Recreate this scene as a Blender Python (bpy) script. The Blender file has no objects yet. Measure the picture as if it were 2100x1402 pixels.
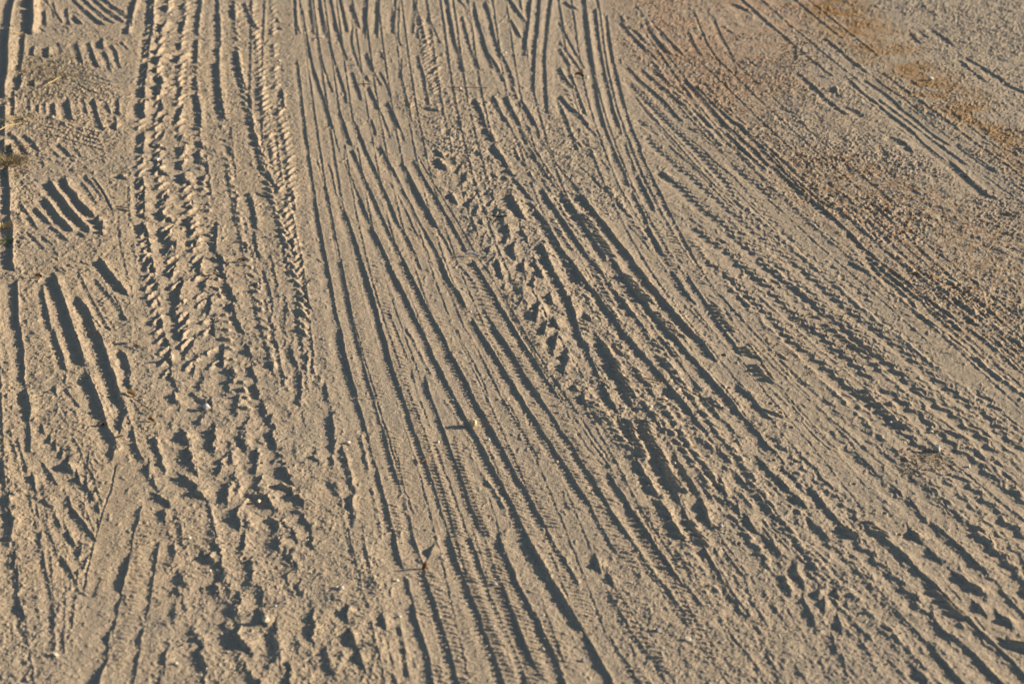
import bpy, bmesh, math, random
import numpy as np
from mathutils import Vector, Matrix

# ------------------------------------------------------------------ camera, world, sun, exposure
H_CAM = 1.5
PITCH = math.radians(24.2)
FPX = 2917.0                      # 50 mm lens on a 36 mm sensor, photo 2100 x 1402
SP, CP = math.sin(PITCH), math.cos(PITCH)
SUN_EL = math.radians(14.5)
SUN_AZ = math.radians(10.0)        # sun stands to the right (+X) and a little beyond (+Y)

scene = bpy.context.scene
cam_data = bpy.data.cameras.new("camera")
cam_data.lens = 50
cam_data.sensor_width = 36
cam_data.clip_start = 0.05
cam_data.clip_end = 2000
cam_data.dof.use_dof = True
cam_data.dof.focus_distance = 3.75
cam_data.dof.aperture_fstop = 4.8
cam = bpy.data.objects.new("camera", cam_data)
cam.location = (0, 0, H_CAM)
cam.rotation_euler = (math.pi / 2 - PITCH, 0, 0)
scene.collection.objects.link(cam)
scene.camera = cam

world = bpy.data.worlds.new("World")
scene.world = world
world.use_nodes = True
wn = world.node_tree
bg = wn.nodes["Background"]
sky = wn.nodes.new("ShaderNodeTexSky")
sky.sky_type = 'NISHITA'
sky.sun_disc = False
sky.sun_elevation = SUN_EL
sky.sun_rotation = math.pi / 2 - SUN_AZ
sky.dust_density = 0.8
sky.ozone_density = 1.0
wn.links.new(sky.outputs[0], bg.inputs[0])
bg.inputs[1].default_value = 0.07

sun_data = bpy.data.lights.new("sun", 'SUN')
sun_data.energy = 5.0
sun_data.angle = math.radians(0.5)
sun_data.color = (1.0, 0.83, 0.62)
sun = bpy.data.objects.new("sun", sun_data)
sun_dir = Vector((math.cos(SUN_EL) * math.cos(SUN_AZ), math.cos(SUN_EL) * math.sin(SUN_AZ), math.sin(SUN_EL)))
sun.rotation_euler = sun_dir.to_track_quat('Z', 'Y').to_euler()
sun.location = (6, 2, 3)
scene.collection.objects.link(sun)

scene.view_settings.view_transform = 'Standard'
scene.view_settings.look = 'None'
scene.view_settings.exposure = 1.0
scene.view_settings.gamma = 1.0
scene.view_settings.use_curve_mapping = False

C = scene.collection


def tag(o, label=None, cat=None, group=None, kind=None):
    if label: o['label'] = label
    if cat: o['category'] = cat
    if group: o['group'] = group
    if kind: o['kind'] = kind
    return o


# ------------------------------------------------------------------ where a point of the photo lies on the ground
def ground(px, py):
    px = np.asarray(px, float); py = np.asarray(py, float)
    u = (px - 1050.0) / FPX; v = (701.0 - py) / FPX
    t = H_CAM / (SP - v * CP)
    return t * u, t * (CP + v * SP), t


def photo_xy(X, Y):
    # inverse, for looking up the mesh cells near a ground point
    t = Y * CP + H_CAM * SP
    v = (Y * SP - H_CAM * CP) / t
    return 1050 + X / t * FPX, 701 - v * FPX


rng = np.random.default_rng(7)
TAB = rng.random((8, 256, 256)).astype(np.float32)


def vnoise(x, y, k=0):
    xi = np.floor(x).astype(np.int32); yi = np.floor(y).astype(np.int32)
    fx = (x - xi).astype(np.float32); fy = (y - yi).astype(np.float32)
    fx = fx * fx * (3 - 2 * fx); fy = fy * fy * (3 - 2 * fy)
    T = TAB[k]
    x0 = xi & 255; x1 = (xi + 1) & 255; y0 = yi & 255; y1 = (yi + 1) & 255
    a = T[x0, y0]; b = T[x1, y0]; c = T[x0, y1]; d = T[x1, y1]
    return (a + (b - a) * fx) * (1 - fy) + (c + (d - c) * fx) * fy


def rnoise(X, Y, size, k=0, ang=0.0, sx=1.0, off=0.0):
    ca, sa = math.cos(ang), math.sin(ang)
    return vnoise((X * ca + Y * sa) / (size * sx) + 37.3 + off, (-X * sa + Y * ca) / size + 91.7 + off, k)


_n1 = rng.random(4096)


def n1d(s):
    i = np.floor(s).astype(int); f = s - i; f = f * f * (3 - 2 * f)
    return _n1[i % 4096] * (1 - f) + _n1[(i + 1) % 4096] * f


# ------------------------------------------------------------------ ground mesh lattice (fine where the camera is near)
DX = 1.35; DY = 1.15
PX0, PX1, PY0, PY1 = -480.0, 2580.0, -230.0, 1600.0
cols = np.arange(PX0, PX1 + DX, DX); rows = np.arange(PY0, PY1 + DY, DY)
NC, NR = len(cols), len(rows)
PXg, PYg = np.meshgrid(cols, rows)
X, Y, Tg = ground(PXg, PYg)
X = X.astype(np.float32); Y = Y.astype(np.float32); Tg = Tg.astype(np.float32)
TAN = math.tan(SUN_EL)
# loose sand never keeps a clean line: the ruts are stamped through slightly wandering coordinates
wob = np.full(X.shape, .0011, np.float32)
wob += .0022 * np.clip((620 + (PYg - 300) * .10 - PXg) / 60, 0, 1) * np.clip((PXg - 230 - (PYg - 700).clip(0, 800) * .22) / 50, 0, 1)
wob += .0022 * np.clip(1 - np.abs(PXg - (960 + (PYg - 300) * .62)) / 110, 0, 1) * (PYg > 220) * (PYg < 900)
wob += .0003 * np.clip((PXg - 1250) / 300, 0, 1)
wob += .0024 * np.clip((PXg - 340) / 60, 0, 1) * np.clip((740 - PXg) / 60, 0, 1) * np.clip((PYg - 760) / 80, 0, 1)
XW = X + wob * (2.2 * (rnoise(X, Y, .021, 1) - .5) + 1.5 * (rnoise(X, Y, .009, 2) - .5) + .8 * (rnoise(X, Y, .0045, 3) - .5))
YW = Y + wob * (2.2 * (rnoise(X, Y, .023, 4) - .5) + 1.5 * (rnoise(X, Y, .010, 5) - .5))

TILES = {  # name: (x0, y0, scale, w, h), pieces in which the ruts were measured
 'P2': (560, 260, 5, 420, 280), 'P1': (560, 0, 5, 420, 280), 'P3': (960, 260, 5, 420, 280), 'P4': (1320, 260, 5, 420, 280),
 'P5': (1200, 520, 5, 420, 280), 'P6': (1100, 760, 5, 420, 280), 'P7': (700, 820, 5, 420, 280),
 'Q1': (0, 0, 5, 420, 280), 'Q2': (0, 260, 5, 420, 280), 'Q3': (0, 680, 5, 420, 280),
 'R5': (1640, 800, 5, 420, 280), 'R4': (1500, 1100, 5, 420, 280),
 'Z': (0, 0, 1, 0, 0),
 'A': (0, 0, 2.983, 700, 470), 'B': (700, 0, 2.983, 700, 470), 'C': (1400, 0, 2.983, 700, 470),
 'D': (0, 460, 2.983, 700, 470), 'E': (700, 460, 2.983, 700, 470), 'F': (1400, 460, 2.983, 700, 470),
 'G': (0, 932, 2.983, 700, 470), 'H': (700, 932, 2.983, 700, 470), 'I': (1400, 932, 2.983, 700, 470)}


def owned(name, px, py):
    """weight 1 inside the piece's own area, fading just past its border with a finer piece"""
    w = np.ones(len(px))
    for n, (x0, y0, s, ww, hh) in TILES.items():
        if n == name or name == 'Z': break
        din = np.minimum(np.minimum(px - x0, x0 + ww - px), np.minimum(py - y0, y0 + hh - py))
        w = np.minimum(w, np.clip((9 - din) / 6.0, 0, 1))
    x0, y0, s, ww, hh = TILES[name]
    # let ruts that leave the photo run on past its edge
    return w


RIDGE = np.zeros((NR, NC), np.float32)
SIPE = np.zeros((NR, NC), np.float32)
MOUND = np.zeros((NR, NC), np.float32)


def raster(field, P, hh, ww, power=1.7, lean=0.0):
    """stamp a ridge along the ground polyline P (n,2) with height hh and half-width ww per vertex"""
    qx, qy = photo_xy(P[:, 0], P[:, 1])
    for i in range(len(P) - 1):
        h0, h1 = hh[i], hh[i + 1]
        if h0 <= 0 and h1 <= 0: continue
        w = max(ww[i], ww[i + 1])
        tt = P[i, 1] * CP + H_CAM * SP
        rx = w * 2.6 * FPX / tt + 2
        ry = w * 2.6 * FPX / tt * (H_CAM / tt) * 1.15 + 2
        xa, xb = min(qx[i], qx[i + 1]) - rx, max(qx[i], qx[i + 1]) + rx
        ya, yb = min(qy[i], qy[i + 1]) - ry, max(qy[i], qy[i + 1]) + ry
        c0 = max(0, int((xa - PX0) / DX)); c1 = min(NC, int((xb - PX0) / DX) + 2)
        r0 = max(0, int((ya - PY0) / DY)); r1 = min(NR, int((yb - PY0) / DY) + 2)
        if c0 >= c1 or r0 >= r1: continue
        gx = XW[r0:r1, c0:c1]; gy = YW[r0:r1, c0:c1]
        ax, ay = P[i]; bx, by = P[i + 1]
        dx, dy = bx - ax, by - ay
        L2 = dx * dx + dy * dy + 1e-12
        t = ((gx - ax) * dx + (gy - ay) * dy) / L2
        tc = np.clip(t, 0, 1)
        ex = gx - (ax + tc * dx); ey = gy - (ay + tc * dy)
        d = np.sqrt(ex * ex + ey * ey)
        wl = ww[i] + (ww[i + 1] - ww[i]) * tc
        if lean:
            d = np.where(ex > 0, d / (1 + lean), d)
        val = (h0 + (h1 - h0) * tc) * np.exp(-(d / wl) ** power)
        sub = field[r0:r1, c0:c1]
        np.maximum(sub, val, out=sub)


TRENCH = np.zeros((NR, NC), np.float32)


def raster_trench(P, dep, wid):
    """a drop on the shaded (-X) side of the line: steep at the line, a level floor, then a long gentle rise"""
    qx, qy = photo_xy(P[:, 0], P[:, 1])
    for i in range(len(P) - 1):
        if dep[i] <= 0 and dep[i + 1] <= 0: continue
        w = max(wid[i], wid[i + 1])
        tt = P[i, 1] * CP + H_CAM * SP
        k = FPX / tt
        xa, xb = min(qx[i], qx[i + 1]) - w * 2.6 * k - 2, max(qx[i], qx[i + 1]) + w * .3 * k + 2
        ry = w * 2.2 * k * (H_CAM / tt) + 2
        ya, yb = min(qy[i], qy[i + 1]) - ry, max(qy[i], qy[i + 1]) + ry
        c0 = max(0, int((xa - PX0) / DX)); c1 = min(NC, int((xb - PX0) / DX) + 2)
        r0 = max(0, int((ya - PY0) / DY)); r1 = min(NR, int((yb - PY0) / DY) + 2)
        if c0 >= c1 or r0 >= r1: continue
        gx = XW[r0:r1, c0:c1]; gy = YW[r0:r1, c0:c1]
        ax, ay = P[i]; bx, by = P[i + 1]
        dx, dy = bx - ax, by - ay
        L = math.hypot(dx, dy) + 1e-9
        t = ((gx - ax) * dx + (gy - ay) * dy) / (L * L)
        tc = np.clip(t, 0, 1)
        nx, ny = dy / L, -dx / L
        if nx > 0: nx, ny = -nx, -ny
        side = (gx - ax) * nx + (gy - ay) * ny          # > 0 on the shaded side
        ex = gx - (ax + tc * dx); ey = gy - (ay + tc * dy)
        d = np.sqrt(ex * ex + ey * ey)
        u = np.where(side > 0, d, -d) / wid[i]
        f = np.clip((u + .06) / .22, 0, 1) * np.clip((2.5 - u) / 1.6, 0, 1)
        f = f * f * (3 - 2 * f)
        val = (dep[i] + (dep[i + 1] - dep[i]) * tc) * f
        sub = TRENCH[r0:r1, c0:c1]
        np.maximum(sub, val, out=sub)


def catmull(P, step):
    out = []
    n = len(P)
    for i in range(n - 1):
        p0 = P[max(i - 1, 0)]; p1 = P[i]; p2 = P[i + 1]; p3 = P[min(i + 2, n - 1)]
        L = np.linalg.norm(p2 - p1)
        m = max(1, int(L / step))
        t = np.arange(m)[:, None] / m
        out.append(0.5 * ((2 * p1) + (-p0 + p2) * t + (2 * p0 - 5 * p1 + 4 * p2 - p3) * t ** 2 + (-p0 + 3 * p1 - 3 * p2 + p3) * t ** 3))
    out.append(P[-1][None])
    return np.vstack(out)


prs = np.random.default_rng(11)


def stroke(tile, style, sw, pts):
    x0, y0, sc, _, _ = TILES[tile]
    pp = np.array(pts, float) / sc + (x0, y0)
    # ruts that touch the photo's border run on beyond it
    ext = []
    for a, b in ((pp[0], pp[1]), (pp[-1], pp[-2])):
        d = (a - b) / (np.linalg.norm(a - b) + 1e-9)
        ext.append(a + d * 340 if (a[0] < 6 or a[0] > 2094 or a[1] < 6 or a[1] > 1396) else None)
    if ext[0] is not None: pp = np.vstack([ext[0][None], pp])
    if ext[1] is not None: pp = np.vstack([pp, ext[1][None]])
    gx, gy, gt = ground(pp[:, 0], pp[:, 1])
    P = np.stack([gx, gy], 1)
    step = {'s': .009, 'c': .006, 'w': .006, 'z': .005, 'j': .005}[style]
    Q = catmull(P, step)
    seg = np.linalg.norm(np.diff(Q, axis=0), axis=1)
    s = np.concatenate([[0], np.cumsum(seg)])
    tt = Q[:, 1] * CP + H_CAM * SP
    k = prs.random() * 900
    tang = np.gradient(Q, axis=0); tang /= np.linalg.norm(tang, axis=1)[:, None] + 1e-9
    ix, iy = photo_xy(Q[:, 0], Q[:, 1])
    iv = np.gradient(np.stack([ix, iy], 1), axis=0); si = np.abs(iv[:, 1]) / (np.linalg.norm(iv, axis=1) + 1e-9)
    wsh = sw / sc * tt / FPX / np.maximum(si, .38) ** .45      # length of the shade along the sun's direction
    wcap = .015 if tile in 'P1P2P3P4P5P6P7EHIFR4R5BC' else .03
    wsh = np.where(wsh > wcap, wcap + .45 * (wsh - wcap), wsh)
    wperp = wsh * np.maximum(np.abs(tang[:, 1]), .35)
    nor = np.stack([tang[:, 1], -tang[:, 0]], 1)
    far = 1 + .05 * np.clip(tt - 3.7, 0, 9)
    h = np.maximum(wsh * TAN * HK[style], .00042 * tt) * far
    if tile == 'C' and style == 'j': h = h * .55
    if tile == 'A': h = h * .75
    if tile in ('G', 'Q3', 'D') and pp[:, 0].mean() < 262: h = h * 1.2
    if tile in ('G', 'Q3', 'D') and 262 <= pp[:, 0].mean() < 720: h = h * .84
    if tile in ('Q1', 'Q2'): h = h * 1.25
    if tile in ('Q1', 'Q2') and sw < 16: h = np.maximum(h, .0058)
    lat = 0; P_ = .02; teeth = 0; lats = 0
    if style == 's':
        h = h * (0.88 + .24 * n1d(s / .012 + k)); lat = (n1d(s / .02 + k + 50) - .5) * .0020
        if sw > 44: teeth = .16; P_ = .017
    elif style == 'c':
        P_ = 0.019 + .008 * ((k * 7) % 1); teeth = .26
        saw = (s / P_ + 1.2 * n1d(s / .05 + k)) % 1
        h = h * (0.74 + .36 * saw ** .8 + .25 * (n1d(s / .008 + k) - .5)); lat = (n1d(s / .013 + k + 50) - .5) * .005
    elif style == 'w':
        P_ = 0.052
        ph = s / P_ * 6.283 + k
        h = h * (0.86 + .26 * np.sin(ph) + .2 * (n1d(s / .01 + k) - .4)); lats = .0052 * np.sin(ph + 1.2); lat = lats + .0012 * np.sin(2 * ph) + (n1d(s / .015 + k) - .5) * .003
        teeth = .0; P_ = .016
    elif style == 'z':
        saw = np.abs(((s / .034) % 1) - .5) * 4 - 1
        lat = saw * .007; h = np.maximum(h, .0022) * np.ones(len(s))
    elif style == 'j':
        h = h * (0.6 + .8 * n1d(s / .011 + k)); lat = (n1d(s / .012 + k + 50) - .5) * .008
        teeth = .26; P_ = .014
    Q0 = Q + nor * np.atleast_1d(lats)[:, None]
    Q = Q + nor * np.atleast_1d(lat)[:, None]
    L = s[-1]
    tp = min(.016, L * .25)
    taper = np.clip(np.minimum(s, L - s) / max(tp, 1e-4), 0, 1) ** .6
    qx, qy = photo_xy(Q[:, 0], Q[:, 1])
    own = owned(tile, qx, qy)
    h = h * (0.15 + .85 * taper) * own
    h[own <= 0.01] = 0
    cr, dp = {'s': (.52, .62), 'c': (.6, .55), 'w': (.72, .42), 'z': (.7, .4), 'j': (.7, .48)}[style]
    raster(RIDGE, Q, h * cr, .30 * h * cr / .45 + .0009 + .0004 * tt, 1.5, .5)
    raster_trench(Q0, h * dp, np.maximum(wperp, .003))
    if style in 'cj' and sw / sc > 9.5:                # heaped sand beside the deep lug marks
        raster(MOUND, Q + (wperp * .45)[:, None] * (1, 0), h * .34, wperp * .62, 2.6)
    if style == 's' and L > .22 and sw / sc < 22 and tile in SIPED:
        q = .01; k2 = prs.random() * 500
        sl = .021 + .008 * prs.random()
        while q < L:
            j = prs.normal(0, 1, 4)
            if n1d(np.array([q / .16 + k2]))[0] > .28:
                c = np.array([np.interp(q, s, Q[:, 0]), np.interp(q, s, Q[:, 1])])
                if float(np.interp(q, s, h)) > .0005:
                    e = c + (sl * (1 + .15 * j[0]), -sl * (.24 + .06 * j[1]))
                    m_ = (c + e) / 2 + (0, .0015)
                    raster(SIPE, np.array([c, m_, e]), [.0028, .0030 + .0004 * j[2], .0015], [.0012 + .0004 * tt[0]] * 3, 1.8)
            q += .0150 * max(.6, 1 + .10 * j[3])
    if teeth:
        q = P_ * .5
        while q < L:
            j = prs.normal(0, 1, 4)
            c = np.array([np.interp(q, s, Q[:, 0]), np.interp(q, s, Q[:, 1])])
            hh = float(np.interp(q, s, h)); w_ = float(np.interp(q, s, wsh * np.ones(len(s))))
            if hh > .0006:
                e = c + (-w_ * (1.25 + .2 * j[0]), w_ * (.10 + .15 * j[1]))
                m_ = c + (e - c) * .55
                th = hh * teeth * (1 + .35 * j[2])
                raster(SIPE, np.array([c, m_, e]), [th * .9, th, th * .35], [.0012 + .12 * P_ + .0003 * tt[0]] * 3, 1.7)
            q += P_ * max(.5, 1 + .22 * j[3])


SIPED = ('P1', 'P2', 'P7', 'E', 'H', 'P6', 'B', 'P4', 'P3')
HK = {'s': .80, 'c': .92, 'w': 1.35, 'z': 1.2, 'j': 1.2}
WK = {'s': .42, 'c': .5, 'w': .6, 'z': .4, 'j': .65}


def pairs(txt):
    return [tuple(float(v) for v in q.split(',')) for q in txt.split()]

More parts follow.
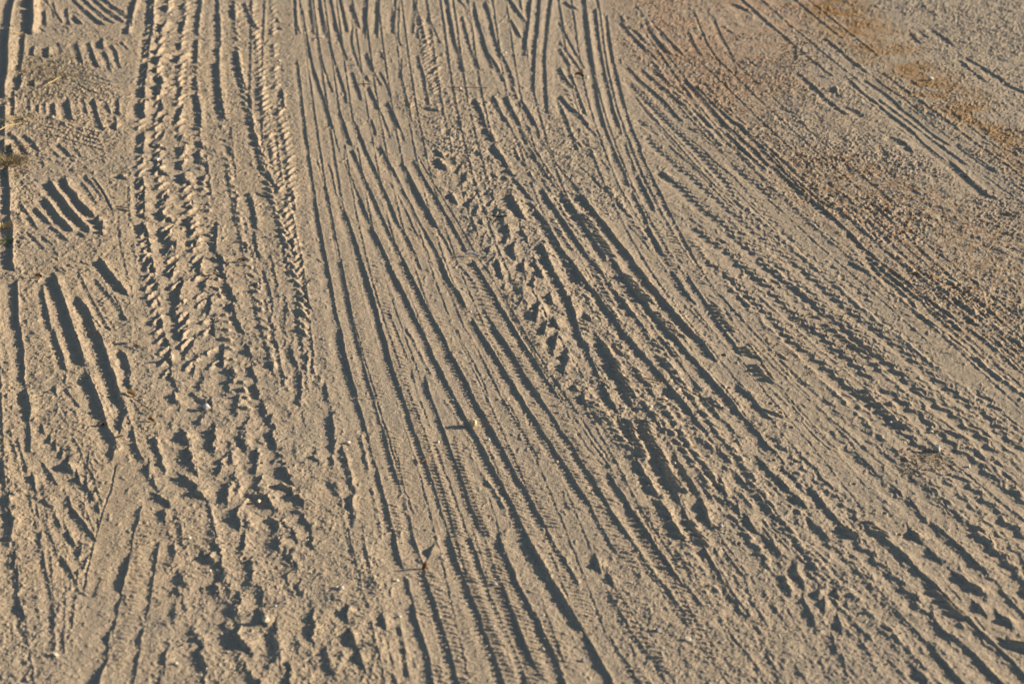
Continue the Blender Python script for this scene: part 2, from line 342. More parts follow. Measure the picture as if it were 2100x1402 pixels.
TRACES = """
@P1
s 20: 235,0 240,120 250,250 290,350
s 35: 300,90 320,200 345,340 365,440 390,560 415,680 450,790 480,890 515,990 545,1080 580,1190 610,1300 625,1340
s 38: 390,0 400,100 425,200 435,300
s 35: 490,0 505,110 525,200 550,310 560,390
s 14: 600,0 612,60
s 12: 480,480 500,580 525,690 560,790 590,880 620,950
s 12: 570,400 600,490 625,590 650,670
s 24: 660,680 690,780 720,880 745,970 760,1060
s 25: 700,0 720,90 740,180
s 42: 650,240 675,330 700,420
s 18: 700,420 735,530 765,610
s 45: 805,50 840,130 870,220 895,290
c 20: 820,200 825,280 815,370 820,450 840,540 870,620 900,700 945,780
s 48: 975,0 970,90 965,180
c 12: 960,200 950,400
s 40: 1095,0 1090,100 1085,190
s 20: 1085,190 1080,300 1075,390
s 40: 1270,0 1262,90 1240,180 1235,260
c 25: 1305,0 1300,100 1290,250 1290,400 1320,470
s 45: 970,550 995,620 1030,710
c 22: 1030,710 1060,780 1100,850 1110,880
s 40: 1115,545 1135,600
s 14: 1100,740 1150,830 1200,970
s 35: 820,740 850,830 885,930 910,1030
s 50: 990,900 1025,980 1060,1060 1090,1130
c 28: 1090,1130 1130,1210 1165,1300 1190,1390
s 60: 1180,1070 1220,1140 1260,1220 1290,1300 1330,1395
s 40: 690,1170 720,1240 745,1310 775,1395
s 38: 840,1260 870,1320 912,1395
s 48: 1010,1240 1040,1310 1072,1395
c 14: 660,1000 680,1120 700,1170
s 28: 1320,600 1322,700 1312,800
j 18: 1330,820 1350,900 1360,960 1380,1050 1400,1150 1430,1260
c 40: 1480,0 1470,100 1480,200 1490,260
c 28: 1490,300 1500,400
c 32: 1500,570 1510,660 1540,740 1560,830 1570,930 1590,1010 1600,1090
s 10: 1590,180 1640,280 1680,370 1720,450
s 32: 1790,0 1810,120 1830,230 1850,330 1870,420 1895,520 1930,640 1960,740
s 28: 1945,180 1970,290 2000,400 2030,500 2070,600 2095,650
c 22: 1910,0 1980,80 2000,180 2040,260
j 40: 90,930 105,1000 110,1110
j 35: 40,180 60,230
j 30: 60,280 90,300
c 28: 250,620 270,730 280,850 295,950 305,1060 320,1180 335,1300 345,1395
j 28: 1620,200 1600,250
j 24: 1650,290 1610,330
j 22: 1650,380 1610,410
j 20: 1650,440 1610,480
j 45: 1690,580 1650,660
j 45: 1700,680 1640,760
j 30: 1710,790 1680,840
j 60: 1590,1130 1700,1150
j 30: 960,770 980,830
@P2
s 30: 335,0 345,100 365,220 375,320 395,440 410,560 430,680 445,790
s 40: 445,790 465,900 480,1010 500,1110 520,1230 540,1330 550,1395
c 12: 450,330 490,440 515,560
s 24: 540,600 560,690 580,780 600,890 620,990 635,1080 650,1170 675,1270 695,1395
c 14: 560,370 600,440 620,540
c 8: 620,540 650,680 690,760
j 22: 690,700 705,830 750,900
s 55: 740,880 790,1000 820,1100 850,1190 880,1290 910,1395
c 10: 620,0 640,100 665,190 690,270
c 12: 740,230 745,380 790,480 830,560
s 50: 740,0 770,90 800,180
s 34: 820,240 855,320 890,400 925,490 960,570 1000,650 1040,740 1080,830 1120,920 1160,1010 1200,1110 1240,1190 1280,1270 1340,1395
s 38: 865,0 895,90 930,170 965,260 1005,340 1050,430 1090,520 1120,600 1160,690 1210,800 1250,900 1290,1000 1330,1060 1380,1150 1420,1240 1465,1330
s 24: 825,570 860,650 900,740
s 40: 900,740 935,830 970,910 1000,1000
s 65: 1010,1040 1060,1130 1100,1220 1140,1300 1185,1395
s 40: 1035,0 1060,90
c 22: 1170,0 1190,60 1215,130
s 28: 1290,0 1320,60 1350,150
s 50: 1105,210 1150,280 1190,360 1230,430 1270,500 1310,580 1350,670 1400,760 1440,840
s 32: 1440,840 1480,930 1520,1010 1570,1100 1620,1190 1670,1280 1720,1395
s 60: 1325,370 1370,430 1410,510
s 95: 1400,500 1450,590 1500,690 1550,780 1600,870 1650,970 1680,1030
c 30: 1690,1060 1740,1130 1790,1220 1830,1300 1885,1395
s 46: 1450,350 1500,430 1560,540 1620,640 1680,730 1740,840 1790,930
s 40: 1790,930 1840,1020 1900,1130 1950,1220 2000,1310
s 8: 1490,300 1560,420 1640,560 1720,690 1800,820 1880,960 1950,1080 2010,1190 2080,1310
s 9: 1200,560 1260,660 1330,790 1400,930 1450,1060 1510,1170 1570,1270 1620,1395
j 50: 1700,265 1740,300
j 60: 1690,330 1730,380 1770,430
j 50: 1820,690 1880,790
j 28: 1890,270 1850,350
j 35: 1940,380 1890,460
j 45: 1980,480 1960,560 1910,600
j 28: 2000,640 1960,700
j 50: 2060,730 2000,820
j 35: 2090,860 2065,930
j 32: 185,480 160,560
j 38: 195,640 215,760 225,850
j 70: 205,1170 220,1250
j 60: 230,1290 240,1330
j 30: 1840,20 1800,80
@P3
j 50: 180,20 230,90 270,150
j 50: 260,190 320,270 370,340 400,400
j 60: 400,430 460,480
c 42: 470,530 540,600 600,680 650,740
c 60: 640,780 690,860
c 80: 690,860 750,930 800,1000 850,1090 900,1170 950,1260 1000,1340 1050,1400
j 35: 350,480 420,560
j 40: 260,470 310,520
j 80: 440,700 480,780 510,850 560,940
s 34: 540,40 580,110 620,190 670,270 700,340 750,400 800,480 850,550 890,610
j 25: 470,210 510,290 550,340 600,400
j 25: 620,450 680,560
s 25: 700,0 730,90
j 28: 760,140 820,210
j 24: 870,260 890,320
c 48: 770,640 810,720 850,790 900,860 950,940 1000,1010 1060,1100 1110,1180 1170,1260 1230,1350
c 55: 960,670 1010,750 1060,830 1110,900 1160,970 1200,1050 1260,1130 1320,1230 1380,1310 1430,1400
s 22: 1010,510 1070,580 1120,660 1170,720
c 80: 1170,720 1230,800 1300,890 1370,980 1440,1060 1510,1160 1580,1240 1650,1330 1700,1400
j 25: 1220,0 1290,60 1340,110
j 25: 1100,130 1170,210
j 28: 1230,190 1290,220
s 12: 1130,380 1200,450 1270,520
s 16: 1270,500 1340,590 1400,640 1480,700
c 16: 1530,720 1540,800 1620,890 1700,960
j 14: 1350,300 1420,400 1500,480
s 28: 1410,0 1440,90 1480,180 1510,260
s 48: 1510,260 1550,350 1590,440 1620,500 1650,610
c 28: 1560,0 1580,80
s 26: 1620,170 1650,270 1690,370 1720,460
s 55: 1750,500 1790,600 1840,690 1880,780 1910,860
s 34: 1680,10 1720,100 1760,190 1790,300 1830,390 1870,470 1910,560 1950,640 1990,720 2040,830 2095,930
c 45: 1690,680 1740,770 1790,870 1830,960 1850,1030
c 50: 1850,1050 1900,1140 1950,1230 2000,1330
s 24: 1850,0 1900,40 1950,80
s 9: 1980,0 2040,80 2100,140
w 38: 1860,100 1920,180 1990,250 2060,310 2100,340
j 60: 1990,470 2060,520 2100,560
c 14: 1640,1010 1720,1100 1800,1190 1880,1290 1960,1390
j 50: 60,730 30,800
j 35: 100,850 75,930
j 55: 400,1050 405,1140 370,1210
j 60: 480,1210 465,1300 480,1360
j 40: 560,1080 610,1180
j 50: 750,1230 790,1310 820,1395
j 40: 260,760 220,810
j 35: 300,860 280,910
j 30: 180,1110 130,1230
j 40: 230,1250 200,1320
j 40: 140,970 140,1010
j 28: 220,650 200,690
j 30: 340,980 345,1010
j 60: 680,850 650,880
@P4
s 30: 0,340 40,420 80,500 120,600 160,680 210,770 250,870 300,950 350,1040 400,1140 440,1210 490,1300 530,1395
s 48: 0,640 50,720 100,820
s 38: 40,1050 80,1110 130,1190 170,1290 190,1350
s 24: 60,0 110,30 150,80
s 13: 150,90 220,150 300,230 370,290 450,360 520,420 580,470 640,510 700,580 760,630 830,690
s 9: 190,0 270,90 350,180 430,280 510,380 580,450
w 36: 60,120 130,180 200,250 260,310 330,370 390,430 470,480 540,550 600,610 660,660 720,710 790,770 850,830 900,890 960,920 1020,970 1080,1030 1150,1090 1220,1140 1300,1200 1370,1260 1440,1320 1500,1370
w 62: 220,470 290,530 350,590 420,640 470,700 540,770 600,830 660,880 720,920 780,970 830,1020 890,1070 950,1130 1020,1180 1090,1240 1150,1290 1220,1350 1270,1400
w 22: 560,770 620,800 680,850
w 28: 900,1020 980,1080 1050,1130 1130,1240 1220,1300 1300,1380
w 42: 310,0 370,60 430,110 490,180 550,230 610,300 670,360 720,420 780,480 830,540 880,600 900,660 950,720
w 20: 950,720 1010,780 1070,840 1110,920
s 9: 480,130 600,230 710,350 820,440 900,500 980,580 1050,650
z 15: 590,110 680,180 760,230 830,290 900,340 940,380
w 28: 490,10 560,60
w 48: 920,400 990,450 1060,510 1130,560 1190,610 1250,670 1330,730
w 18: 1050,650 1110,720 1180,780 1240,830 1290,900 1350,970 1420,1030
w 30: 1420,1070 1500,1130 1560,1210
s 14: 1560,1210 1700,1350
w 14: 1110,930 1200,980 1250,1040 1330,1110 1400,1170 1500,1260 1580,1320
c 22: 700,0 780,80 860,160 940,240 1010,320 1080,400 1150,470 1230,540 1310,640
c 42: 860,0 940,60 1010,130 1090,200 1160,260 1230,350 1290,410 1360,440 1420,500 1500,570 1570,640 1650,710 1750,790 1850,860 1950,950 2040,1030 2100,1080
c 26: 1000,0 1100,110 1200,200 1270,260 1350,340 1430,420 1520,510 1600,580 1680,650 1770,730 1870,800 1970,860 2090,960
c 24: 760,20 900,130 1040,260 1130,330 1200,380 1280,450 1360,520
w 62: 520,1040 600,1090 660,1150 740,1210 820,1260 890,1310 960,1370
c 22: 480,950 560,1010 660,1090
w 32: 1230,1150 1300,1220 1380,1280 1450,1340
j 30: 770,1160 850,1200
@P5
c 70: 0,310 60,380 130,440 190,530 250,620 310,700 370,790 430,870 500,950 560,1020 620,1090 680,1150 740,1230 800,1310 850,1360
c 45: 20,50 100,130 170,210 230,290 290,380 350,460 410,530 470,610 520,680 580,760 640,840 700,900 760,970 820,1030 870,1110
c 55: 180,0 250,60 320,130 370,210 430,290 490,380 550,460 610,510 670,600 730,680 790,750 860,830 920,890 980,960 1050,1040 1110,1120 1170,1180 1240,1260 1300,1330 1350,1395
c 88: 400,0 470,70 540,170 600,240 650,320 720,390 790,480 860,560 930,640 990,710 1060,790 1130,860 1200,930 1250,1000 1330,1110
s 35: 760,30 820,60 850,130
s 62: 900,220 960,300 1010,390 1060,460 1110,520
s 35: 890,0 950,60 990,110
s 50: 1060,250 1110,340 1160,410 1210,480 1260,560 1320,660 1370,740 1430,820 1490,900 1540,970 1590,1050
s 36: 1090,0 1150,110 1210,210 1260,290 1310,370
c 9: 1310,370 1400,530
s 38: 1430,570 1480,640 1520,720
c 22: 1530,740 1620,880
s 60: 1680,950 1730,1030 1790,1110
s 45: 1810,1150 1870,1230 1930,1320 1970,1395
s 14: 1600,1130 1680,1210 1750,1290 1840,1390
w 85: 1440,0 1520,60 1600,130 1690,200 1760,260 1830,310 1900,370
w 60: 1870,390 1950,450 2030,520 2100,590
w 62: 1290,110 1370,170 1430,220 1490,270 1560,320 1630,400 1700,460 1760,520 1830,590 1900,640 1960,700 2010,780 2090,880
w 42: 1490,370 1560,430 1630,500 1690,540 1750,600 1810,670
w 55: 1700,0 1780,80 1860,150 1950,210 2030,280 2090,330
w 38: 1790,0 1870,60 1960,120 2060,200
j 45: 1590,160 1630,200 1610,270
j 35: 1720,330 1750,370 1720,420
s 50: 0,900 40,1020 80,1120 120,1220 150,1300
s 58: 110,850 160,920 200,1020 250,1090 300,1180 340,1280 380,1360
j 50: 0,640 50,700
j 40: 250,730 330,800
j 40: 290,950 380,1060
j 30: 1950,1030 1990,1060 2060,1110
j 28: 1850,880 1880,960
@P6
s 58: 40,0 80,70 130,150 180,220 240,310
s 58: 0,230 50,310 100,390 150,470 200,550 240,630
s 42: 240,630 290,700 340,760 390,840 440,930 490,1010 550,1090 600,1170
s 58: 600,1170 650,1250 700,1330 740,1395
s 62: 0,550 50,630 100,710 160,790 210,870 270,960 330,1050 390,1150 450,1240 510,1330 550,1395
s 15: 320,420 340,500 370,540
s 20: 380,580 430,660 480,740 540,830 600,880
s 14: 610,930 680,980 710,1010
s 60: 750,1100 800,1180 850,1240 900,1310 950,1395
s 9: 140,30 220,160 300,280 380,400 440,470
s 16: 460,510 530,610 590,710 650,790 710,880 760,960
s 10: 980,1290 1050,1395
j 55: 385,160 405,240
j 55: 480,270 500,370
j 35: 510,400 530,450
s 35: 600,0 650,90
c 90: 690,180 730,270 770,350 810,430
c 38: 850,530 880,600 920,690 960,780 1000,880
c 75: 1040,960 1090,1060 1140,1140 1190,1220 1240,1310
s 48: 790,0 830,90 870,180 910,270 960,330 1000,420
c 48: 1020,500 1060,580 1100,670 1150,760 1210,860
c 68: 1240,920 1300,1020 1350,1130 1400,1230 1450,1320 1480,1395
c 32: 1190,430 1240,560 1290,640 1340,740 1380,810
c 55: 1420,900 1470,1000 1530,1080 1580,1160 1630,1250 1650,1330
c 85: 1210,0 1270,90 1350,170
c 90: 1370,190 1420,270 1490,340 1550,420 1600,490
c 75: 1600,490 1660,570 1740,650
c 28: 1750,700 1800,770
c 62: 1700,30 1770,110 1850,190 1920,270 1990,340 2050,430 2100,490
c 45: 1620,220 1690,290 1750,370 1820,440 1880,520 1960,580 2030,680
c 50: 1880,860 1950,930 2000,990
c 48: 2020,100 2090,170
j 35: 1100,290 1120,340
j 40: 1750,1080 1800,1110
j 45: 1870,1130 1910,1200
j 50: 1730,1000 1830,1150 1930,1280
j 30: 1320,420 1390,520
@P7
s 60: 160,0 190,80 215,160 245,270 265,340
s 35: 270,360 290,450
s 42: 300,490 320,570
s 40: 330,630 370,710
s 60: 370,730 400,840 430,960 460,1060 490,1180 520,1280 550,1395
s 35: 335,0 360,90 390,200 430,310
s 48: 430,310 460,410 490,530 520,650 555,750 590,870
s 38: 590,870 630,990 670,1110 700,1230 740,1395
s 48: 640,0 670,90 710,220 750,330 790,430 830,540 870,660 900,760 940,870
s 34: 940,870 980,980 1010,1090 1040,1200 1080,1290 1110,1395
s 15: 810,0 850,110 890,210 940,340
s 20: 960,460 1000,550 1040,660 1070,760 1110,850 1150,960 1190,1060 1230,1180 1270,1290 1310,1395
s 50: 920,0 960,90 1000,190
s 70: 1000,190 1040,290 1080,400 1120,510 1160,630
s 45: 1160,630 1200,720 1240,830 1280,950 1310,1050 1350,1150 1390,1240 1430,1350
s 68: 1170,0 1220,100 1270,190 1320,280 1380,380 1430,470 1490,580 1540,680 1600,790 1660,900 1720,1020 1780,1130 1830,1240 1900,1395
s 95: 1360,0 1410,80 1470,180 1530,290 1590,400 1650,510
s 60: 1650,510 1700,610 1750,700 1800,800 1870,900 1930,1010 1990,1120 2040,1210 2100,1320
s 72: 1850,0 1900,90 1960,180 2020,260 2090,360
s 42: 2040,0 2095,80
j 25: 1050,0 1120,90 1180,180 1230,260 1290,380 1340,480 1390,580
j 45: 1450,740 1500,840 1560,920 1620,1010 1670,1100 1720,1200
s 12: 1650,0 1740,150 1850,330 1950,500 2060,680
s 9: 1740,0 1900,280
j 50: 0,500 50,620 90,780 130,950
j 55: 120,960 110,1100 140,1200 110,1280
c 14: 540,480 580,600 640,900 680,1000 750,1180
j 35: 1270,480 1300,510
@Q1
s 78: 150,0 130,80 110,180 100,280
c 66: 95,290 90,400 80,520 80,650 70,780 50,880 45,1000
c 62: 45,1100 50,1200 45,1390
j 62: 345,0 340,100 345,200 340,280
c 42: 260,330 250,420 245,520 230,620 215,720
s 75: 212,790 215,870 190,920
j 30: 150,950 150,1100 140,1200
c 36: 465,120 470,190 470,260
c 32: 690,90 700,180 720,260
c 40: 770,180 840,250
c 15: 480,20 540,100 560,200
c 28: 780,20 840,80
c 38: 880,110 950,170 1010,220 1060,250
c 28: 880,10 950,80 1010,120 1090,190 1180,240
c 34: 990,10 1080,90 1160,140 1220,190 1280,230
c 34: 1090,10 1180,80 1250,120 1320,180 1350,250
s 10: 290,310 330,340
s 10: 400,290 460,330
s 10: 540,295 590,325
s 10: 660,285 720,310
j 35: 350,480 345,570
j 40: 500,490 490,590
c 38: 790,450 820,560 850,650
c 40: 920,440 950,540 980,620 1010,690
s 65: 1050,420 1060,500
c 36: 1070,540 1110,620 1130,710
c 32: 1150,480 1200,550 1220,640 1240,700
s 14: 1240,440 1320,520
s 7: 380,610 560,650
s 7: 600,620 780,660
s 7: 920,770 1100,830
s 7: 1000,850 1170,890
s 9: 820,890 950,950 1100,985 1220,1020
j 8: 850,860 1000,900 1200,940
j 45: 350,830 350,880
c 35: 395,1080 400,1150
c 44: 555,1070 570,1190
s 65: 705,1040 720,1120 740,1220
c 42: 960,1030 990,1100 1000,1180 1030,1260 1060,1340
c 36: 1100,1080 1140,1170
c 40: 1215,1020 1220,1180
j 45: 1190,1270 1195,1330
s 7: 450,1200 650,1270 850,1330 1000,1370
s 7: 200,1240 450,1300 700,1370
s 7: 270,1330 430,1370
j 45: 1580,0 1575,100
c 50: 1575,170 1570,320 1540,370
c 50: 1540,400 1530,500 1520,600
c 55: 1515,640 1500,790 1480,870
c 60: 1480,900 1475,1000
c 85: 1480,1050 1480,1200
j 40: 1760,50 1700,110
j 48: 1710,240 1650,330
j 36: 1700,370 1640,420
j 45: 1690,490 1610,550
j 55: 1690,570 1620,640
j 36: 1660,680 1610,740
j 48: 1640,790 1670,860 1620,910
j 48: 1650,920 1640,980
s 90: 1650,1050 1650,1130 1600,1180
s 85: 1690,1190 1660,1240
j 30: 1910,50 1860,100
j 38: 1900,220 1870,320
j 34: 1880,440 1840,500
j 48: 1890,560 1820,640
j 32: 1870,660 1850,710
j 38: 1870,900 1840,980
j 38: 1870,1100 1830,1250
c 38: 2070,0 2060,80
c 34: 2050,150 2040,260 2025,350
c 40: 2030,430 2020,550 2015,640
c 34: 2000,790 2030,920
c 48: 2020,960 2050,1100 2060,1300
j 40: 1400,20 1370,130
j 28: 1360,190 1345,280
@Q2
s 8: 700,0 850,50 1000,95 1190,130
s 8: 520,0 700,50 880,100 1020,140 1150,160
s 8: 860,140 1000,180 1150,205
s 8: 290,25 420,70 530,95
s 12: 480,85 650,120 800,165 960,210 1120,255
c 45: 110,90 170,130 230,220 280,280
c 42: 260,100 340,170 390,250
c 20: 460,160 600,190
s 40: 610,190 670,240 720,300
s 18: 380,290 430,320
s 18: 510,270 570,300
j 60: 45,150 50,300
j 60: 110,200 130,310
c 60: 75,430 85,560 100,700 100,900
s 95: 100,960 125,1060 130,1200 130,1395
c 70: 520,570 590,680 640,740 700,820 760,900 820,970 890,1040 900,1080
c 64: 670,530 700,620 770,700 800,760 880,840 960,920
j 70: 1010,950 1015,1000
j 60: 1050,1010 1050,1050
j 55: 1040,1080 1050,1110
c 58: 470,750 540,840 600,930 680,1010 750,1080
c 45: 370,850 440,920 510,1000
c 40: 530,1040 600,1090
c 45: 620,1110 690,1180
s 55: 810,1080 860,1130
s 32: 440,1140 520,1210
s 22: 170,1180 230,1220
c 40: 880,500 940,580
c 22: 940,580 980,630 1050,720
s 4: 950,520 1030,620 1100,750 1160,870
s 45: 650,520 670,580
s 30: 220,560 240,590
s 25: 360,540 400,570
j 20: 440,370 460,380
j 20: 590,350 610,365
j 24: 730,335 745,350
j 24: 870,400 885,420
j 24: 730,430 740,445
c 60: 1470,40 1475,140 1460,260
c 40: 1460,300 1465,370
c 65: 1470,530 1480,620
c 65: 1480,660 1485,740
c 75: 1480,780 1485,850
c 60: 1475,890 1480,930
c 85: 1475,1020 1515,1110
c 60: 1500,1170 1520,1200
c 75: 1540,1240 1550,1280
c 60: 1500,1330 1520,1395
s 60: 1680,20 1670,90 1640,140 1580,190
c 45: 1610,190 1680,220
c 50: 1640,260 1610,340
c 60: 1640,390 1640,440 1680,470
c 65: 1710,690 1700,760 1650,810
c 60: 1690,870 1660,910 1740,970
c 85: 1750,1070 1730,1110
c 95: 1720,1140 1780,1220 1740,1290
j 45: 1880,80 1860,130
j 50: 1900,200 1870,270
j 45: 1890,340 1860,430
j 60: 1915,470 1890,530 1920,570
j 60: 1970,800 1960,830
j 60: 1985,940 1940,1030
j 55: 2000,1060 1970,1110
j 60: 2030,1180 2010,1220
c 50: 2040,20 2050,90
c 50: 2060,150 2075,220
c 50: 2045,260 2055,300 2085,380
j 55: 2100,500 2090,560
j 60: 1670,340 1660,370
s 30: 1200,840 1330,880
j 45: 1240,500 1270,515
@Q3
s 72: 220,0 225,80 245,200 245,300 250,420 250,520
c 80: 270,600 290,700 305,800 300,900
s 55: 300,950 310,1050 310,1230
c 50: 550,0 580,80 610,160 640,250 660,340 680,400
j 25: 680,430 670,540
s 28: 680,590 740,680 820,790
c 85: 760,0 800,100 830,200 860,330
c 92: 900,450 950,550 1000,660 1040,770 1080,900
c 85: 1080,900 1110,1000 1170,1120 1170,1230 1140,1300
c 88: 960,0 1020,60 1060,160 1100,270 1130,380 1170,460 1200,560 1230,680 1280,820 1260,920 1240,1010
c 65: 1240,220 1290,290 1330,400 1320,470 1330,570
c 72: 1360,1020 1380,1080 1400,1180 1430,1260 1500,1350
c 95: 1690,20 1735,160
c 95: 1745,220 1745,330
c 85: 1755,420 1755,490
c 100: 1800,530 1810,560
c 90: 1780,650 1790,690
c 80: 1850,790 1855,820
c 70: 1750,970 1760,1010
c 120: 1880,1030 1940,1150
c 130: 1930,1210 1960,1395
c 80: 1890,10 1830,60
c 75: 1990,90 1970,150 1920,230
c 60: 2020,270 1990,360 1980,460
c 75: 2080,480 2050,600
c 85: 1970,640 2060,690 2100,720
c 95: 2090,900 2050,960
s 45: 430,960 450,1040
s 65: 510,1100 520,1160
s 85: 570,1180 570,1230
s 95: 635,1260 630,1310
s 120: 700,1340 695,1395
j 40: 560,580 580,650
s 14: 1370,150 1480,210
j 25: 20,880 25,990
@R4
c 62: 410,70 480,170
c 70: 330,20 400,70
s 50: 340,230 342,320
s 50: 510,300 530,380
s 75: 530,380 570,500 590,580
s 12: 590,580 700,600
s 85: 740,610 770,700 810,790 840,880 860,960
s 12: 800,590 860,560 1000,540 1090,580
s 9: 830,800 930,780 1050,810
s 12: 870,970 1000,960
s 85: 1020,980 1050,1080 1070,1180
s 12: 1110,1190 1180,1160 1270,1150 1340,1220
s 60: 1130,1220 1150,1300 1170,1395
j 75: 640,300 670,360 720,480
j 80: 950,650 945,740
j 75: 890,560 880,640
j 80: 1100,860 1120,940
j 60: 1180,680 1190,720
j 60: 1080,560 1090,610
s 50: 0,260 60,330 130,400
c 40: 140,470 200,600
s 75: 30,640 90,760 170,830
s 50: 370,1210 420,1300 480,1395
w 48: 920,0 990,60 1070,120 1130,190 1200,250 1260,320 1350,390 1420,460 1480,530 1550,600 1650,710
w 82: 1200,0 1280,60 1360,120 1420,170 1480,230 1540,300 1610,360 1680,420 1740,500 1800,560 1850,620 1920,690 1980,760 2050,830 2100,890
c 85: 1480,0 1560,40 1640,100 1720,160 1800,230 1870,300 1940,380 2000,430 2080,500 2100,520
c 32: 700,100 800,170 890,270
c 28: 900,340 1000,430 1080,500
s 10: 700,20 830,90 980,140
s 10: 900,240 1050,300 1150,320
s 10: 1000,360 1130,390 1250,430
c 22: 1200,190 1290,240 1370,330 1420,380
s 55: 1680,760 1750,830 1820,900 1890,970 1950,1040 2050,1110 2100,1180
c 35: 1450,900 1560,990 1640,1080 1700,1180
s 62: 1280,1080 1360,1130 1400,1200
@R5
s 12: 0,310 60,390 130,470 220,550 310,630
s 40: 250,80 260,130 370,190
s 40: 360,230 390,280 500,320 530,380
s 40: 540,390 680,440 680,520 780,570
s 42: 860,580 870,640 840,650 900,690 970,740
s 40: 970,770 1040,830 1130,880
s 65: 1130,910 1220,970 1310,1030 1330,1110 1430,1160 1500,1210 1530,1280 1620,1310 1690,1395
s 60: 370,510 430,540
s 105: 500,650 600,690 690,770 780,860
s 95: 900,990 990,1040 1060,1110 1160,1180 1220,1260 1290,1340 1350,1395
w 50: 480,50 540,120
w 50: 570,170 660,220 750,310
w 85: 500,0 580,50 660,90 740,130 780,200 850,250 930,310 980,360 1040,420 1110,480 1180,530 1250,580 1310,620
w 82: 830,0 920,30 1000,80 1070,140 1140,200 1230,240 1300,300 1340,370 1400,420 1490,470 1560,530 1620,600 1690,650 1760,690 1830,740 1900,820 1960,880 2030,920 2100,970
w 60: 1150,0 1240,50 1330,90 1400,150 1470,200 1560,240 1620,290 1680,350 1740,400 1830,440 1890,490 1940,560 2000,640
w 50: 1420,90 1500,150 1590,190 1650,250 1700,300 1770,350 1850,400 1930,450 1990,500
w 62: 1550,0 1640,60 1700,110 1750,160 1840,190 1900,230 1960,290 2020,350 2100,400
w 50: 1800,0 1880,60 1940,110 2010,180 2080,250
w 60: 1820,640 1900,690 2000,740 2090,780
j 60: 1490,420 1600,460 1700,500
w 60: 1600,880 1700,940 1780,1010 1850,1080 1920,1150 2000,1210 2100,1280
c 52: 0,700 90,770 170,850 230,940 280,980 350,1030
c 62: 110,1040 190,1120 260,1220 330,1290 380,1360
c 42: 0,1160 60,1220 110,1290
j 60: 920,130 930,180
j 60: 1270,190 1290,230
j 50: 1700,590 1760,600
@A
j 28: 1340,80 1350,250 1335,330
j 34: 1335,380 1345,520 1360,640 1375,730
j 26: 1400,850 1420,950
s 30: 1455,1190 1440,1290
j 24: 1430,30 1440,120
j 28: 1460,340 1465,400 1490,500 1530,600 1540,700 1560,830 1600,930
j 32: 1600,930 1640,1050 1680,1130
j 30: 1520,1180 1560,1300 1570,1400
j 22: 1500,20 1530,100 1580,180
s 28: 1700,90 1710,180
s 25: 1725,560 1730,660
s 30: 1770,1060 1780,1180 1800,1280
j 18: 1620,500 1580,570
j 18: 1640,700 1600,760
j 16: 1640,250 1620,280
j 20: 1260,950 1280,1080 1290,1200
j 25: 1570,1180 1640,1200
j 22: 1600,1000 1640,1060
@B
s 30: 815,20 835,120 865,220 895,320 930,420
s 28: 832,388 850,430
s 22: 885,20 915,120 940,230 965,310 1000,370 1040,460 1060,530
j 24: 1030,0 1075,60
j 20: 1040,130 1100,230
s 32: 1165,0 1150,130 1135,250 1125,340
s 30: 1220,0 1210,130 1195,250 1185,400 1180,560
s 18: 1290,0 1275,100 1265,200 1250,350 1255,500 1265,700
s 12: 1335,140 1390,240 1440,330 1490,420
s 12: 1340,260 1400,340 1470,430
s 28: 1495,0 1505,150 1520,280 1540,400 1560,520 1580,640 1617,775
s 26: 1560,60 1575,200 1595,330 1620,460 1650,590 1675,690 1706,775
s 16: 1625,100 1640,200 1660,330 1690,460 1720,580 1750,690 1778,775
s 10: 1790,560 1850,650 1910,720 1963,775
w 26: 1780,510 1850,590 1920,660 1990,730 2034,775
w 20: 1830,730 1885,775
c 25: 1720,150 1800,240 1870,300 1930,360
c 22: 1800,190 1860,250
c 25: 1880,180 1940,250 2010,330
c 22: 1960,200 2088,330
c 24: 1760,410 1830,490 1900,550 1970,610 2040,690 2088,740
c 22: 1850,430 1930,500 2000,560 2088,640
c 20: 1920,430 2000,500 2088,570
j 26: 1340,420 1380,490 1430,540
c 32: 1345,590 1390,650 1450,700 1510,770
c 38: 1100,620 1150,700 1193,775
c 30: 1010,600 1050,690 1098,775
c 25: 930,590 970,680 1020,760
c 45: 820,620 860,700 883,775
j 20: 900,330 960,420 1000,500
j 18: 1340,300 1400,400
j 22: 1370,20 1440,60
@C
c 22: 0,510 60,600 120,700 179,775
c 32: 30,500 100,570 170,650 230,720 274,775
c 25: 90,530 170,620 250,690 310,740 358,775
s 8: 80,90 110,170 150,260 200,340
s 16: 200,130 240,220 290,310 330,390
j 18: 40,200 80,280 120,340
j 30: 700,280 700,360
j 30: 730,300 740,350
s 25: 720,460 800,530 870,600 930,650 1000,700
c 24: 1030,500 1100,570 1180,630 1250,690 1320,740 1400,800 1470,870 1540,930 1620,990 1700,1060 1780,1120 1860,1190
s 24: 1120,500 1200,550 1280,610 1350,680
s 18: 1350,680 1420,730 1490,790 1560,840 1640,890
s 14: 1680,890 1770,960 1860,1020 1950,1070
s 8: 1150,460 1260,550 1370,620 1480,720
j 35: 310,30 380,60 410,70
s 30: 1400,210 1450,260
s 28: 1540,190 1600,230 1660,280
s 22: 1460,200 1500,230
c 26: 1750,360 1820,400 1880,440 1950,480 2020,530 2088,560
c 18: 1700,370 1780,440 1860,500
j 45: 1300,850 1360,880 1400,920
j 32: 930,540 950,590
j 36: 1000,660 1080,690 1110,720
j 25: 1960,890 2030,900 2088,930
j 20: 1760,760 1830,780 1880,830
j 24: 1400,500 1510,560 1600,560
c 38: 1640,990 1720,1060 1800,1140 1890,1210
j 44: 1960,1300 2040,1320
j 20: 1220,900 1260,960
j 20: 1380,1140 1450,1190
j 20: 1230,1180 1340,1280
